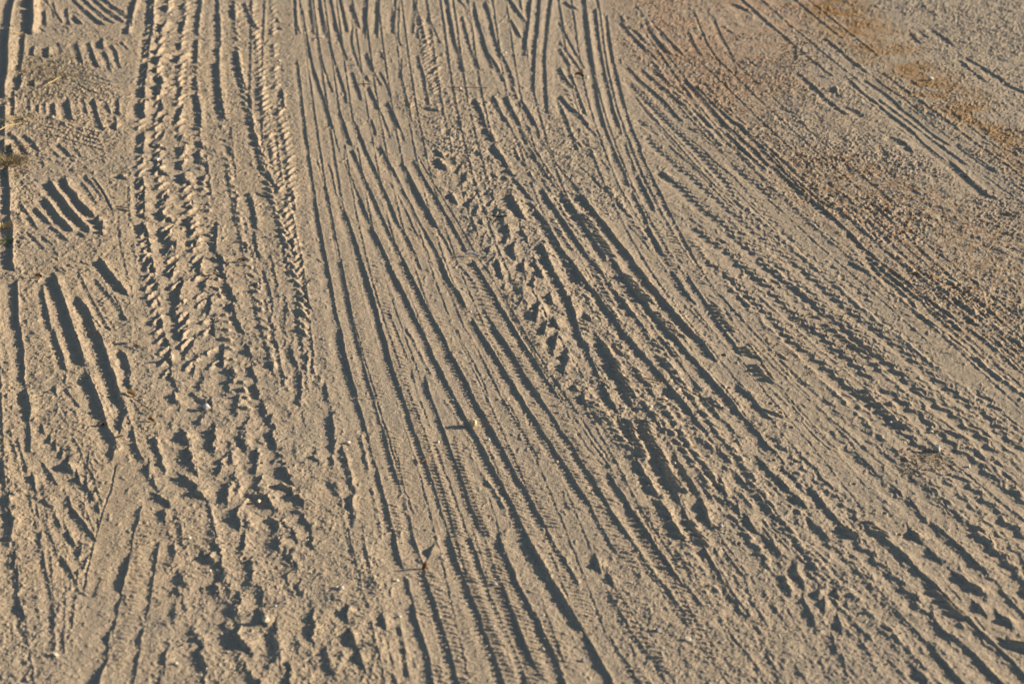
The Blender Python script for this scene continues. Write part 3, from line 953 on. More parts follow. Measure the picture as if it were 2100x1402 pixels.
j 22: 820,830 900,880
j 22: 990,1000 1050,1050
s 20: 600,660 690,700
j 16: 250,160 320,220
s 10: 410,370 470,420
@D
j 45: 60,0 65,150 85,280
s 48: 105,370 110,480 115,600 130,700
c 28: 265,380 270,450 295,560 320,680
c 48: 340,330 370,420 400,500 430,590 460,680
c 45: 490,480 540,540 570,620 600,700
c 42: 620,230 660,290 700,340 740,390 770,430
c 26: 590,350 640,410 690,470 740,530 770,590
c 25: 370,0 420,40
c 25: 480,0 530,40
c 24: 340,60 400,100
s 7: 480,500 600,620 720,740
j 22: 590,0 620,30
s 10: 330,130 500,100 650,60
s 18: 340,280 370,300
s 18: 420,260 450,280
s 18: 500,240 555,260
c 60: 905,10 905,60
c 50: 880,110 900,150
c 60: 920,180 935,250 945,300
c 80: 925,335 965,380 970,430
c 75: 960,450 970,480
c 60: 975,560 1000,650
c 60: 1050,30 1030,50
c 65: 1010,90 1060,130 1040,180
c 55: 1085,240 1060,330
c 85: 1115,365 1100,440 1090,480
c 60: 1100,520 1070,580
c 70: 1150,590 1120,690
c 55: 1200,90 1190,110
c 50: 1240,215 1220,300
c 50: 1270,345 1250,400
c 50: 1300,455 1270,560
c 40: 1310,580 1310,610
c 55: 1310,650 1315,670
c 45: 1325,10 1325,80 1320,170
c 55: 1350,210 1375,240
c 50: 1360,250 1380,340
c 50: 1390,380 1440,470
c 60: 1430,490 1430,540
c 35: 1440,560 1460,620 1490,680
c 60: 1520,770 1530,800
c 42: 1540,870 1560,950
c 50: 1560,980 1590,1060
c 55: 1600,1090 1640,1170 1670,1240
c 60: 1660,1270 1700,1380
s 60: 1370,790 1370,870 1410,920 1390,1030
c 40: 1455,1050 1440,1190
c 38: 1510,1200 1480,1310
c 80: 1480,1330 1490,1360
c 75: 1210,810 1170,900
c 60: 1240,940 1220,1020
c 75: 1180,1045 1270,1090 1250,1150
c 70: 1240,1160 1230,1220
c 75: 1310,1250 1310,1400
c 45: 1520,140 1515,160
c 38: 1570,370 1570,395
c 34: 1555,60 1570,130 1590,220
s 28: 1620,310 1650,400 1670,480 1660,560 1650,620
c 35: 1685,650 1680,665
c 34: 1765,30 1790,90
c 38: 1800,130 1810,180
c 38: 1840,200 1850,240
c 36: 1860,310 1860,340
c 40: 1875,380 1860,400
c 55: 1870,430 1885,470
c 45: 1880,490 1900,520
s 24: 1740,440 1755,530 1740,620 1755,700
c 42: 1780,770 1820,880
c 42: 1845,900 1835,1000 1830,1110
c 8: 1860,1100 1860,1320
s 35: 2000,236 2030,380 2050,500 2075,620 2095,740
c 38: 1990,980 2010,1080
c 50: 2020,1180 2040,1280 2050,1400
j 30: 1880,800 1880,900
j 35: 1950,940 1960,1000
j 40: 1590,1320 1610,1350
@E
s 55: 0,660 25,800 50,890 90,1030 95,1074
s 26: 0,235 25,360 45,450 65,570 90,690 125,810 160,940 200,1074
s 42: 125,235 150,300 180,400 210,500 235,600 270,720 305,850 345,970 382,1074
s 40: 286,235 330,330 390,440
s 36: 390,440 440,550 500,670 545,770 565,820 610,900 660,1000 698,1074
s 14: 290,540 330,640 370,740 405,830
s 14: 430,900 455,980 483,1074
s 45: 520,960 549,1074
s 42: 382,235 420,310 470,410
s 46: 470,410 520,510 570,600 620,690 665,790
s 60: 665,790 710,870 760,960 811,1074
s 22: 456,197 490,290
s 9: 549,235 620,350 680,450 740,600 800,700 860,820 900,900 984,1074
c 36: 608,220 670,370 720,440 760,520
s 45: 810,600 860,680 920,770 980,870
s 58: 980,870 1040,970 1104,1074
c 15: 704,236 730,270 800,350 850,430
s 18: 870,530 930,620
s 42: 930,620 980,700 1040,790 1090,880 1150,970 1217,1074
s 42: 810,240 860,320 920,420 980,520 1030,600 1080,680 1130,760 1190,850 1240,930 1290,1010 1340,1085
s 9: 823,185 900,300 960,400 1030,520 1080,600 1150,720 1220,830 1290,950
c 45: 1360,400 1400,480 1430,580 1460,680 1500,760
c 85: 1402,236 1450,300 1491,364
c 45: 1265,236 1300,300 1340,370 1360,400
j 40: 960,250 985,340
j 35: 1120,240 1110,300
j 28: 920,230 900,250
j 28: 1060,350 1050,370
j 25: 1010,370 990,410
j 25: 1180,330 1175,400
j 35: 1210,500 1200,540
j 40: 1200,550 1190,600
j 35: 1255,610 1240,680
j 45: 1320,690 1300,800
j 55: 1375,800 1380,840 1355,930
j 30: 1150,540 1160,600
j 25: 1110,470 1090,500
j 35: 1300,600 1320,640
j 30: 1270,430 1300,500
j 30: 1180,230 1230,330
c 16: 280,290 300,400 330,480
j 14: 390,640 440,720 500,830 560,940
c 10: 700,640 780,800 860,950 900,1074
@F
w 60: 656,531 720,590 800,650 870,700 930,770 1010,820 1070,880 1130,940
w 65: 650,376 700,410 760,450 830,510 890,560 970,620 1040,680 1110,740 1180,800 1250,850 1330,920 1400,980 1480,1040
w 24: 640,320 720,380 800,430 880,510 980,590 1080,670
w 42: 640,230 720,260 790,330 860,390 900,430 960,480 1020,530 1080,580 1150,620 1210,670 1290,730 1360,780 1430,860
w 48: 1500,900 1580,970 1660,1030 1740,1100 1810,1150 1890,1220 1960,1280 2040,1340 2088,1370
w 16: 750,210 830,270 890,320
w 18: 900,330 980,390
w 20: 920,250 1000,340 1080,410 1130,450 1180,530 1230,590 1300,650 1370,720
w 15: 1370,700 1450,750 1490,810
c 26: 1014,48 1080,120 1150,180 1220,240 1300,300 1380,360 1460,430 1540,490 1620,550 1700,610
c 20: 1720,620 1900,760 2088,920
c 20: 1030,240 1110,290
c 20: 1160,260 1230,330 1320,400 1400,480 1450,560 1560,640 1680,730 1800,830 1950,960
c 16: 1300,340 1420,440 1550,570 1700,700 1850,830 2000,960
w 55: 780,800 850,860 920,920 1000,990 1070,1060
w 36: 650,704 720,760 780,800
s 18: 560,800 640,860
s 20: 690,960 790,1010
c 60: 209,1008 300,1130 358,1187
s 60: 358,1187 430,1260 500,1350 550,1400
c 45: 316,1300 345,1370
s 12: 579,1008 660,1110 740,1210 820,1310 900,1395
c 38: 300,960 360,1030 420,1080 480,1150 530,1200
c 28: 1780,1020 1860,1100 1950,1150 2020,1210 2088,1260
j 22: 1900,850 1990,920
j 20: 1650,380 1750,420
w 40: 1350,950 1430,1000
j 25: 1720,560 1800,620
j 25: 480,1150 600,1190
@G
c 45: 20,60 30,180
c 55: 55,250 50,340
c 50: 65,350 75,450 60,540
s 55: 95,600 90,700
s 48: 110,720 110,830
s 60: 110,880 150,1000
s 30: 160,1060 170,1150 190,1250 210,1400
s 42: 200,130 222,230
s 28: 225,300 235,400
s 38: 255,480 245,560
s 28: 265,620 290,740 310,850 325,950 330,1050 335,1180
s 42: 260,60 310,120 340,180
s 32: 270,280 300,320
s 30: 350,400 375,450
s 34: 380,640 430,720 470,790
s 30: 470,820 500,860
s 38: 410,470 460,560
s 42: 500,580 490,620
s 35: 540,640 520,690
s 40: 420,280 440,330
s 50: 450,340 500,410 540,460 580,520
c 55: 340,0 400,60 450,120
s 60: 480,140 490,190
s 55: 530,190 540,230
s 45: 560,250 570,280
s 40: 600,310 605,350
s 30: 600,410 605,440
s 26: 385,1070 390,1130 400,1230
s 5: 740,0 710,100 680,230 640,350 600,470 570,600 545,700 520,850
s 52: 900,0 910,80 905,160
s 20: 890,200 885,260
s 42: 870,310 850,400 825,480
s 30: 820,490 805,590
s 55: 790,650 770,740 745,830
s 34: 740,880 720,980
s 30: 710,1010 695,1100
s 48: 685,1070 660,1160
s 40: 660,1200 640,1290
s 70: 640,1310 610,1400
s 50: 970,580 955,660
s 34: 955,680 930,820 915,900
s 30: 915,910 900,1000
s 45: 880,1060 860,1180
s 42: 850,1230 840,1290 820,1400
c 32: 1100,800 1080,860
c 30: 1075,890 1060,1000
c 28: 1040,1120 1025,1200
c 45: 1020,1210 1010,1290
s 40: 990,1320 980,1400
s 40: 935,150 960,220
s 65: 960,260 1020,300
c 55: 1010,340 1010,400
c 70: 1140,0 1190,100
c 90: 1110,140 1180,200
c 90: 1180,220 1250,280
c 65: 1380,0 1365,60 1340,130
c 80: 1420,180 1400,250 1390,320
c 65: 1570,0 1560,120
c 60: 1610,140 1580,220
c 110: 1520,240 1610,270 1660,350
c 85: 1465,330 1455,430
c 130: 1620,400 1720,420 1715,490
c 110: 1720,500 1700,590
c 60: 1505,490 1480,600
c 45: 1270,460 1310,560
c 80: 1270,620 1330,670
c 75: 1740,590 1785,640 1770,710
c 60: 1710,10 1690,60
c 80: 1740,80 1780,150
c 80: 1700,200 1780,210
c 75: 1780,240 1830,290
c 70: 1820,330 1830,360
c 70: 1850,390 1885,440
c 80: 1800,490 1820,520
c 60: 1545,640 1550,740 1540,800
c 110: 1330,800 1335,860
c 110: 1420,880 1445,950 1440,1000
c 110: 1400,1020 1400,1100
c 120: 1460,1060 1480,1140 1515,1200
c 50: 1600,830 1615,920
c 90: 1600,950 1620,1060
c 70: 1480,1240 1510,1300 1560,1400
c 80: 1690,1080 1680,1200 1640,1300
c 65: 1920,970 1920,1080 1920,1180
c 65: 1990,1220 2020,1330
c 75: 1780,1290 1790,1400
c 40: 1840,780 1835,870
c 45: 1065,560 1065,620
c 60: 1110,750 1130,800
c 60: 1085,800 1090,860
c 50: 1120,890 1135,920
c 90: 1225,1240 1230,1270
c 85: 1190,1110 1200,1140
c 40: 1990,170 2050,200 2060,260
c 50: 1940,0 1945,40
c 40: 2040,10 2045,60
c 60: 1910,480 1920,560
c 60: 1820,1150 1830,1190
c 60: 1650,590 1660,620
@H
s 60: 328,500 345,580 368,670
s 38: 441,500 470,590 500,670
s 42: 500,700 530,800 570,900 600,1000 630,1090 660,1180 690,1290 715,1400
s 38: 400,780 430,870
s 52: 440,920 470,1030 500,1130 530,1230 560,1390
s 38: 662,500 690,590 720,690 760,780 800,880 840,970 870,1070 910,1170 940,1250 990,1390
s 26: 781,500 820,590 850,680 890,780 920,870 960,960 1000,1060 1040,1150 1090,1260 1130,1390
s 30: 870,490 910,590 940,690 985,790
s 60: 985,790 1020,880 1060,980 1090,1070 1130,1170 1180,1290
s 70: 970,500 1000,590 1040,680 1080,780 1120,860
s 70: 1120,860 1160,940 1200,1000
s 60: 1200,1000 1240,1100 1290,1200 1330,1290 1360,1390
c 85: 1133,500 1180,590 1240,690 1290,780
c 70: 1290,780 1340,850 1390,930 1430,1000 1470,1070
s 85: 1500,1120 1550,1200 1600,1290 1660,1400
j 25: 1253,453 1290,530 1340,610 1390,690 1430,760 1460,830
s 14: 1200,0 1300,180 1400,350
c 24: 1521,322 1560,400 1600,470 1640,540 1700,620
c 38: 1635,322 1680,400 1740,480 1790,550
c 30: 1790,550 1850,640 1900,720 1970,800 2030,880 2088,960
s 78: 1760,322 1820,410 1880,500 1940,590 2000,680 2088,790
s 9: 1820,322 1900,440 1980,560 2088,720
c 58: 1933,268 1990,360 2040,450 2088,520
s 22: 1620,830 1700,960 1770,1080 1850,1190 1930,1290 1990,1390
s 26: 1640,1110 1700,1210 1770,1310 1820,1395
c 14: 1300,950 1400,1080 1470,1200
s 10: 1670,810 1750,930 1850,1080
j 18: 130,510 160,620 180,740
j 45: 30,960 40,1010
j 50: 50,1100 80,1170
j 50: 110,1230 130,1280
j 35: 250,980 268,1060
j 40: 560,570 540,610
j 45: 1560,640 1580,700
j 40: 1640,750 1660,800
j 30: 0,0 30,100 60,250
j 45: 60,300 70,420
@I
c 55: 90,250 130,340 165,440
s 42: 0,340 40,430 90,510 140,590
s 60: 140,590 190,680 240,760 270,840
c 58: 280,850 330,920 380,990
c 20: 200,480 250,580 300,680 350,750 410,840
s 9: 0,660 100,800 200,960 300,1110 400,1240 500,1390
s 25: 0,760 60,850 120,930
s 32: 500,1220 540,1290 580,1370
c 38: 690,1290 740,1370
c 55: 240,20 285,70
c 40: 310,100 360,170 420,220
c 45: 420,220 470,280 530,350 560,390
c 40: 130,120 200,180 250,230
s 60: 280,310 300,340
s 55: 335,320 365,430
c 62: 390,400 440,470
c 48: 470,50 530,120 600,180
c 55: 600,180 650,240
c 62: 650,260 720,300 780,370
c 38: 750,20 800,70
c 42: 780,240 840,310 900,380 960,430 1030,500
c 42: 800,440 860,490 920,560
s 28: 1280,340 1330,370
s 14: 1330,370 1400,420 1470,490 1560,560 1650,640 1750,720 1850,810 1950,900 2088,1030
s 75: 1540,440 1640,520 1740,610 1850,720
s 80: 1980,870 2088,970
j 55: 1400,470 1480,560 1560,640
j 70: 1680,740 1760,800 1840,850
j 55: 1800,920 1840,960
j 60: 1960,1000 2000,1030
c 40: 1150,480 1220,520 1280,570
w 62: 1790,460 1850,530 1920,590 1990,650 2050,710 2088,790
w 45: 1930,150 2000,220 2088,290
w 45: 1800,240 1880,330 1960,400 2088,500
s 72: 1120,600 1190,690 1270,760 1340,820 1400,890 1470,960
s 75: 1470,960 1540,1020 1600,1080 1680,1140 1760,1200 1840,1280 1950,1390
s 45: 1230,540 1300,570
s 78: 1300,570 1370,640 1440,700 1500,770 1570,830 1640,900
s 62: 1640,900 1700,960 1770,1030 1850,1110 1940,1190 2088,1340
s 60: 1280,960 1330,1010 1390,1080 1450,1120 1530,1190 1600,1270 1680,1360 1720,1400
s 32: 1150,1040 1220,1110 1300,1190
j 60: 1080,1170 1130,1220
j 50: 1440,1330 1480,1370
j 40: 1680,1030 1720,1060
j 90: 2020,1150 2088,1170
j 40: 1740,430 1830,470
@Z
B 5 c 4: 1740,470 1900,610 2130,800 | 1760,380 1950,560 2130,720
B 4 j 6: 1480,1000 1690,1230 1850,1402 | 1620,960 1850,1180 2060,1402
B 4 c 4: 1300,60 1400,210 1500,330 | 1340,40 1450,180 1560,300
B 5 j 5: 430,0 440,300 490,560 560,800 | 600,0 590,300 640,560 660,820
B 3 c 6: 1140,530 1300,760 1480,1000 | 1220,470 1400,730 1600,980
B 3 j 5: 760,0 800,180 870,300 | 870,0 920,150 1000,250
B 5 j 4: 1500,0 1700,170 2110,470 | 1680,0 1880,160 2110,330
B 4 j 5: 1040,180 1100,330 1180,470 | 1190,150 1260,330 1340,470
B 4 c 6: 1540,620 1750,800 2110,1100 | 1640,560 1850,740 2110,960
B 4 j 8: 280,900 330,1100 380,1402 | 560,900 620,1150 700,1402
B 3 j 6: 640,880 700,1080 780,1402 | 760,900 800,1100 850,1402
B 3 c 7: 60,960 90,1150 110,1402 | 200,930 180,1100 150,1300
B 3 c 4: 1000,560 1100,760 1250,980 | 1060,520 1190,740 1300,900
B 5 s 2.2: 75,112 160,132 250,158 | 60,178 150,195 245,212
B 3 j 2.6: 30,70 150,62 262,48 | 34,88 150,84 262,66
B 3 j 2.8: 30,372 130,352 242,318 | 30,388 130,376 240,350
B 5 j 3: 36,505 130,495 230,468 | 60,560 150,545 238,515
B 2 j 4: 240,380 250,520 300,700 | 270,380 280,520 330,700
B 3 j 4: 90,560 170,760 250,900 | 150,560 230,740 270,880
B 5 w 5: 1480,450 1760,700 2110,990 | 1560,420 1900,720 2110,880
B 3 w 5: 1640,800 1860,1000 2110,1240 | 1760,800 1960,980 2110,1120
B 4 c 5: 1380,620 1560,800 1760,980 | 1480,600 1650,780 1860,960
B 3 c 5: 1300,1120 1400,1280 1500,1402 | 1420,1080 1540,1260 1650,1402
B 3 c 4: 990,200 1080,330 1150,450 | 1050,190 1140,320 1220,440
B 3 c 4: 1330,250 1480,420 1660,600 | 1400,260 1560,430 1740,600
B 24 c 3.4: 600,0 640,300 690,600 800,1000 880,1402 | 1240,0 1290,250 1450,560 1800,950 2110,1300
B 9 c 3: 1290,200 1480,420 1800,720 2110,1020 | 1500,100 1720,300 1950,480 2110,600
B 7 c 5: 1160,1000 1300,1200 1440,1402 | 1700,980 1900,1180 2100,1402
c 6: 60,20 64,52
c 6: 110,8 118,40
c 5: 150,95 158,112
c 6: 122,92 128,108
c 5: 215,108 232,140
c 5: 60,205 62,228
c 6: 92,212 94,236
c 6: 172,204 180,240
c 5: 232,218 240,258
c 6: 40,288 56,316
c 6: 60,284 82,312
c 5: 100,300 120,322
c 5: 150,300 168,322
c 6: 168,372 200,420
c 7: 44,420 76,470
c 6: 60,480 92,515
c 6: 30,600 44,690
c 7: 200,560 222,600
c 7: 190,620 226,680
c 6: 225,590 250,640
c 6: 160,560 190,620
c 7: 20,880 40,960
c 7: 60,1010 80,1110
c 7: 120,1080 150,1150
c 6: 20,1250 40,1340
c 7: 36,900 60,980 90,1060 120,1150
w 9: 12,940 22,1080 40,1220 62,1402
c 7: 130,960 165,1020 196,1100
c 6: 150,900 190,980 215,1050
B 6 w 7: 1500,600 1780,850 2110,1180 | 1700,540 1930,730 2110,880
B 4 w 7: 1560,900 1800,1120 2090,1402 | 1720,880 1940,1080 2110,1230
B 3 j 5: 1230,880 1380,1080 1560,1330 | 1330,880 1480,1080 1640,1300
"""
SIPES = """
@P1
L .8 30 -30 -4 30 4: 440,420 500,760 580,1050 640,1200
L .8 28 -32 -4 32 4: 690,260 740,420 780,600
L .8 28 -30 -4 34 4: 870,430 900,640
L .8 26 -35 -3 35 3: 1005,60 1010,400
L 1 28 -35 -3 35 3: 1020,640 1060,900 1130,1080
L 1.6 42 -38 -3 42 4: 1215,1150 1250,1240 1290,1390
L 1.3 34 -28 -3 30 4: 1080,1180 1130,1390
L .7 30 -40 -3 40 4: 880,700 900,860 940,900
L 1.2 34 -60 35 50 -30: 1560,230 1590,500 1640,760 1700,960
L 1.1 26 -35 -4 40 6: 1890,130 1920,300 1970,520
L .8 30 -40 3 40 3: 1150,650 1190,900
@P2
L .8 26 -32 -3 35 5: 820,80 860,200 930,380
L 1 28 -40 -3 42 5: 800,420 880,600 960,800 1040,960 1120,1130 1200,1310
L 1 28 -38 -3 42 5: 1040,620 1130,830 1220,1020 1330,1260
L 1.1 28 -55 -3 50 6: 1390,320 1480,500 1600,720 1730,960 1850,1180 1950,1360
L 1.4 26 -50 -3 60 6: 1500,880 1620,1080 1740,1290
L .7 28 -40 -3 50 6: 1200,320 1290,440
L 1.4 26 -35 -3 40 6: 1090,10 1120,110
L 1.5 26 -40 -3 40 6: 1250,10 1290,150
L .7 26 -30 -3 35 6: 760,300 800,480
@P3
L 1.3 34 -45 -5 45 6: 1510,30 1560,200 1640,400
L 1.7 36 -50 -7 50 10: 1640,60 1720,270 1800,430 1880,620 1960,800
L 2.4 46 -50 -22 80 32: 1200,950 1330,1150 1480,1360
L 1.6 46 -50 -22 70 32: 1000,760 1100,900
L 1.6 46 -40 -22 50 32: 860,960 950,1120 1060,1290
L 1.5 36 -50 -7 50 10: 1790,820 1900,1000 2010,1200 2080,1380
L 1.2 40 -40 10 40 -10: 820,560 920,700
@P4
L 1.9 36 -50 -8 40 8: 30,430 90,600
L 1.5 34 -60 -8 60 12: 130,720 200,880 300,1120 400,1340
L 1.5 34 -50 -8 50 12: 60,900 160,1100 260,1320
L 1.6 50 -30 -30 25 25: 880,90 1000,220 1130,340 1260,460
L 1.6 50 -30 -30 25 25: 1250,280 1400,420 1550,570 1700,720 1850,850
@P5
L 3 56 -70 -22 90 38: 450,260 560,420 640,500
L 2 52 -60 -22 80 26: 740,640 880,790 990,900
L 1.4 32 -45 -8 50 12: 900,120 970,300 1080,470
L 1.4 34 -45 -8 50 12: 1130,180 1230,350
L 2.4 44 -60 -10 60 18: 1330,560 1420,700 1530,840
L 3 50 -70 -8 80 14: 1640,1000 1720,1090
L 3.5 60 -50 -8 70 25: 1740,1190 1870,1330
L 1.6 44 -45 -18 45 22: 60,150 170,330 290,540
L 1.4 44 -40 -18 40 22: 250,560 360,730
L 2.4 56 -50 -25 80 42: 180,960 320,1210 400,1370
L 1.6 50 -40 -18 50 22: 850,960 980,1120 
@P6
L 1.1 72 -80 -8 82 14: 60,120 150,330 280,550 400,790 560,1080 700,1310
L 1 60 -65 -8 70 12: 30,430 130,640 270,870 400,1080 540,1310
L 1.1 64 -60 -8 60 12: 340,590 470,870 640,1170 780,1390
L 2.4 52 -50 -25 60 30: 950,560 1000,700 1080,900
L 2.2 46 -50 -22 60 28: 1120,560 1200,760 1330,1000 1450,1250
L 3 60 -50 -22 60 28: 860,40 950,220 1010,360
L 2 60 -60 -8 60 10: 480,180 560,380 680,600
L 2 50 -50 -22 70 28: 1790,330 1900,430
L 3 70 -60 -22 60 28: 1440,1150 1540,1330
@P7
L 1.2 38 -60 -8 62 14: 740,60 820,300 900,540 980,740 1060,960 1140,1180 1230,1390
L 1.3 38 -38 -5 60 14: 1170,470 1240,700 1330,950 1420,1200 1510,1390
L .9 58 -30 -5 90 18: 1560,250 1680,500 1800,700 1950,950 2060,1180
L .9 66 -60 -8 62 14: 1270,150 1480,430 1620,680 1750,900 1880,1150
L 1 50 -50 -8 60 14: 1960,40 2060,200
@E
L 1 26 -45 -4 50 7: 290,110 400,350 500,580 620,800 720,980
L 1 22 -34 -3 36 6: 230,330 280,560 320,700 370,880 420,1040
L 1 26 -40 -3 40 6: 200,240 230,420
L 1.2 28 -58 -5 60 9: 720,130 820,330 900,500 1000,700 1120,900 1270,1070
L 1 28 -45 -5 50 9: 840,560 930,760 1060,980
L 1 26 -40 -4 45 7: 500,430 560,560 640,700
L 1.6 28 -40 -10 45 16: 1480,600 1500,700
@H
L 1.2 25 -45 -5 50 9: 690,500 760,700 850,900 930,1100 1020,1320
L 1.3 26 -50 -5 50 9: 920,580 1020,820 1120,1050 1200,1260 1240,1390
L .9 27 -50 -5 60 9: 1230,480 1340,700 1440,880 1540,1080
L 1 32 -60 -5 60 9: 1580,330 1700,540 1800,700
L 1.1 36 -75 -5 80 9: 1780,400 1930,660 2050,860
L .7 30 -50 10 50 -10: 660,700 740,950 830,1200
@G
L .7 28 -50 0 50 4: 900,360 850,600 800,850 760,1050 700,1300
@B
L .9 22 -24 -2 24 2: 1190,20 1175,200 1155,450 1150,600
L 1 22 -30 -2 30 3: 1250,20 1235,200 1215,500
L .9 20 -22 -2 22 3: 1530,50 1560,300 1610,550 1660,760
L 1 20 -28 -2 28 3: 1590,80 1640,350 1700,600 1745,775
@I
L 2.4 44 -60 -22 65 25: 1010,470 1130,620 1250,760 1400,930
L 2.2 44 -50 -22 55 25: 900,620 1050,780 1180,920
L 2.2 44 -55 -22 55 25: 1100,380 1250,520
L 2.6 60 -60 -22 70 25: 1400,700 1550,860 1700,1020
L .9 34 -60 -5 60 9: 0,900 80,1050 180,1250
L 2.2 44 -45 -20 50 22: 50,430 130,560
@A
L 1.4 34 -30 14 30 -14: 1560,60 1620,400 1640,700 1700,1000 1740,1300
L 1.3 40 -30 14 30 -14: 1480,60 1500,200
@Q1
L 1.4 46 -50 22 45 -20: 1650,60 1640,420
L 1.6 60 -60 16 60 -16: 1800,60 1780,500 1760,1000
L 1.6 60 -40 10 40 -10: 1930,60 1940,500 1950,1000
@R5
L 3 95 -80 -12 60 40: 680,40 820,180 1000,330 1180,420
@F
L 2.4 56 -40 -10 40 22: 820,580 960,690 1100,790 1250,930
L 1.6 46 -26 -18 26 18: 1150,220 1330,370 1500,500 1680,640
"""
HOLES = """
P5 4 26: 840,420 885,495 950,565 1000,625 1050,670 1105,718 1410,1070 1480,818
F 5 24: 530,1115 590,1175 655,1260 245,820 275,1020
I 5 22: 550,55 600,112 685,60 1040,190 1230,370 1320,495 340,550 410,295
P2 4 26: 1695,1105 1730,1155 1755,1210 1785,1262
G 5 26: 1590,60 1490,640
D 6 22: 1500,150 1560,380 1665,650 1745,950 1590,500
P6 6 30: 1960,210 1130,580
C 3 12: 300,300
"""

tile = None
for ln in TRACES.strip().splitlines():
    if ln[0] == '@':
        tile = ln[1:].strip(); continue
    hd, body = ln.split(':')
    if hd[0] == 'B':                                   # a bundle of lines between two borders
        _, n_, st, sw = hd.split()
        l_, r_ = body.split('|'); l_ = np.array(pairs(l_)); r_ = np.array(pairs(r_)); n_ = int(n_)
        for i in range(n_):
            f = (i + .5) / n_ + prs.uniform(-.12, .12) / n_
            q_ = l_ + (r_ - l_) * f
            nseg = prs.integers(0, 2) + (4 if st == 'j' else 0)
            full = catmull(q_, 12)
            cuts = np.sort(prs.uniform(.2, .8, nseg)); cuts = [0, *cuts, 1]
            for a_, b_ in zip(cuts, cuts[1:]):
                sub_ = full[int(a_ * (len(full) - 1)):int(b_ * (len(full) - 1)) + 1][::4]
                sub_ = sub_ + (prs.uniform(-1, 1) * (5 if st == 'j' else 1), 0)
                if len(sub_) > 2 and prs.random() < .86: stroke('Z', st, float(sw) * prs.uniform(.6, 1.3), sub_)
        continue
    st, sw = hd.split()
    stroke(tile, st, float(sw), pairs(body))

tile = None
for ln in SIPES.strip().splitlines():
    if ln[0] == '@':
        tile = ln[1:].strip(); continue
    hd, body = ln.split(':')
    _, hm, sp, dxl, dyl, dxr, dyr = hd.split()
    hm, sp, dxl, dyl, dxr, dyr = map(float, (hm, sp, dxl, dyl, dxr, dyr))
    x0, y0, sc, _, _ = TILES[tile]
    pp = catmull(np.array(pairs(body)), 6)
    seg = np.linalg.norm(np.diff(pp, axis=0), axis=1); s = np.concatenate([[0], np.cumsum(seg)])
    q = 0.0
    while q < s[-1]:
        c = np.array([np.interp(q, s, pp[:, 0]), np.interp(q, s, pp[:, 1])])
        # the marks shrink with distance just as the spacing in the photo does
        j = prs.normal(0, 1, 6)
        a = c + (dxl * (1 + .12 * j[0]), dyl + sp * .07 * j[1]); b = c + (dxr * (1 + .12 * j[2]), dyr + sp * .07 * j[3])
        m = (a + b) / 2 + (0, -sp * .10)
        tri = np.array([a, m, b]) / sc + (x0, y0)
        gx, gy, gt = ground(tri[:, 0], tri[:, 1])
        Q = catmull(np.stack([gx, gy], 1), .012)
        qx, qy = photo_xy(Q[:, 0], Q[:, 1])
        own = owned(tile, qx, qy)
        hv = hm * .0036 * (0.75 + .2 * abs(j[4])) * np.ones(len(Q)) * own
        hv[0] *= .3; hv[-1] *= .3
        raster(SIPE, Q, hv, np.full(len(Q), .0009 + .0007 * hm + .00035 * gt[0]), 1.8)
        q += sp * (1 + .10 * j[5])

# rows of tread blocks: (half length, slant, height mm, spacing at photo row 200, path)
LUGS = [
 (5, -.8, 4.6, 13, '312,-100 312,0 300,100 292,200 288,300 290,400 300,520 320,640 345,780'),
 (6, -.9, 5.0, 13, '352,-100 350,0 330,90 325,200 322,300 335,400 345,500 365,620 395,760'),
 (5, -.9, 4.6, 13, '388,-100 385,0 375,90 370,200 375,330 395,450 410,600 440,760'),
 (5, .3, 4.6, 12, '414,-100 412,0 405,100 402,200 410,330 425,450 445,600 480,760 515,860'),
 (4, .5, 3.6, 12, '456,-100 455,0 448,100 448,200 462,300 480,400 500,500 530,620 560,760'),
 (5, .9, 4.4, 12, '480,-100 480,0 490,120 500,200 520,270 550,380 580,480 610,580 625,700'),
 (5, -.8, 3.8, 11, '520,-100 520,0 530,100 540,200 560,300 580,400 600,480 620,600'),
 (5, -.9, 3.6, 11, '558,-100 560,0 565,100 570,200 590,300 600,420'),
 (4, .7, 3.2, 12, '1120,470 1200,600 1290,740 1400,900 1500,1040'),
 (4, .7, 3.2, 12, '1150,430 1240,570 1340,710 1440,850 1560,1010 1700,1200'),
 (4, .6, 3.0, 12, '1200,800 1290,930 1380,1080 1480,1230'),
 (5, .7, 3.2, 12, '1260,760 1380,900 1500,1060 1640,1230'),
 (5, .7, 2.0, 12, '1380,840 1520,990 1680,1160 1850,1320'),
 (5, .8, 2.0, 12, '1420,500 1540,640 1700,800 1900,990 2110,1200'),
 (5, .8, 2.0, 12, '1480,470 1640,600 1800,760 1980,910 2110,1030'),
 (5, .8, 2.0, 12, '1520,420 1680,560 1860,710 2110,900'),
 (4, .8, 2.6, 12, '1400,200 1500,300 1620,420 1780,560 1960,710 2110,820'),
 (4, .8, 2.6, 12, '1440,180 1560,290 1700,410 1880,560 2110,720'),
 (4, .8, 2.6, 12, '1270,30 1330,110 1400,210 1480,300'),
 (4, .8, 2.6, 12, '1310,20 1380,110 1470,200 1540,280'),
 (4, .6, 2.6, 11, '960,210 1040,360 1100,470 1160,570'),
 (4, .6, 2.6, 11, '1150,150 1190,260 1240,370 1330,500'),
 (4, .3, 2.4, 11, '860,0 880,120 930,220'),
 (4, .3, 2.4, 11, '1000,0 1030,120 1070,230'),
]
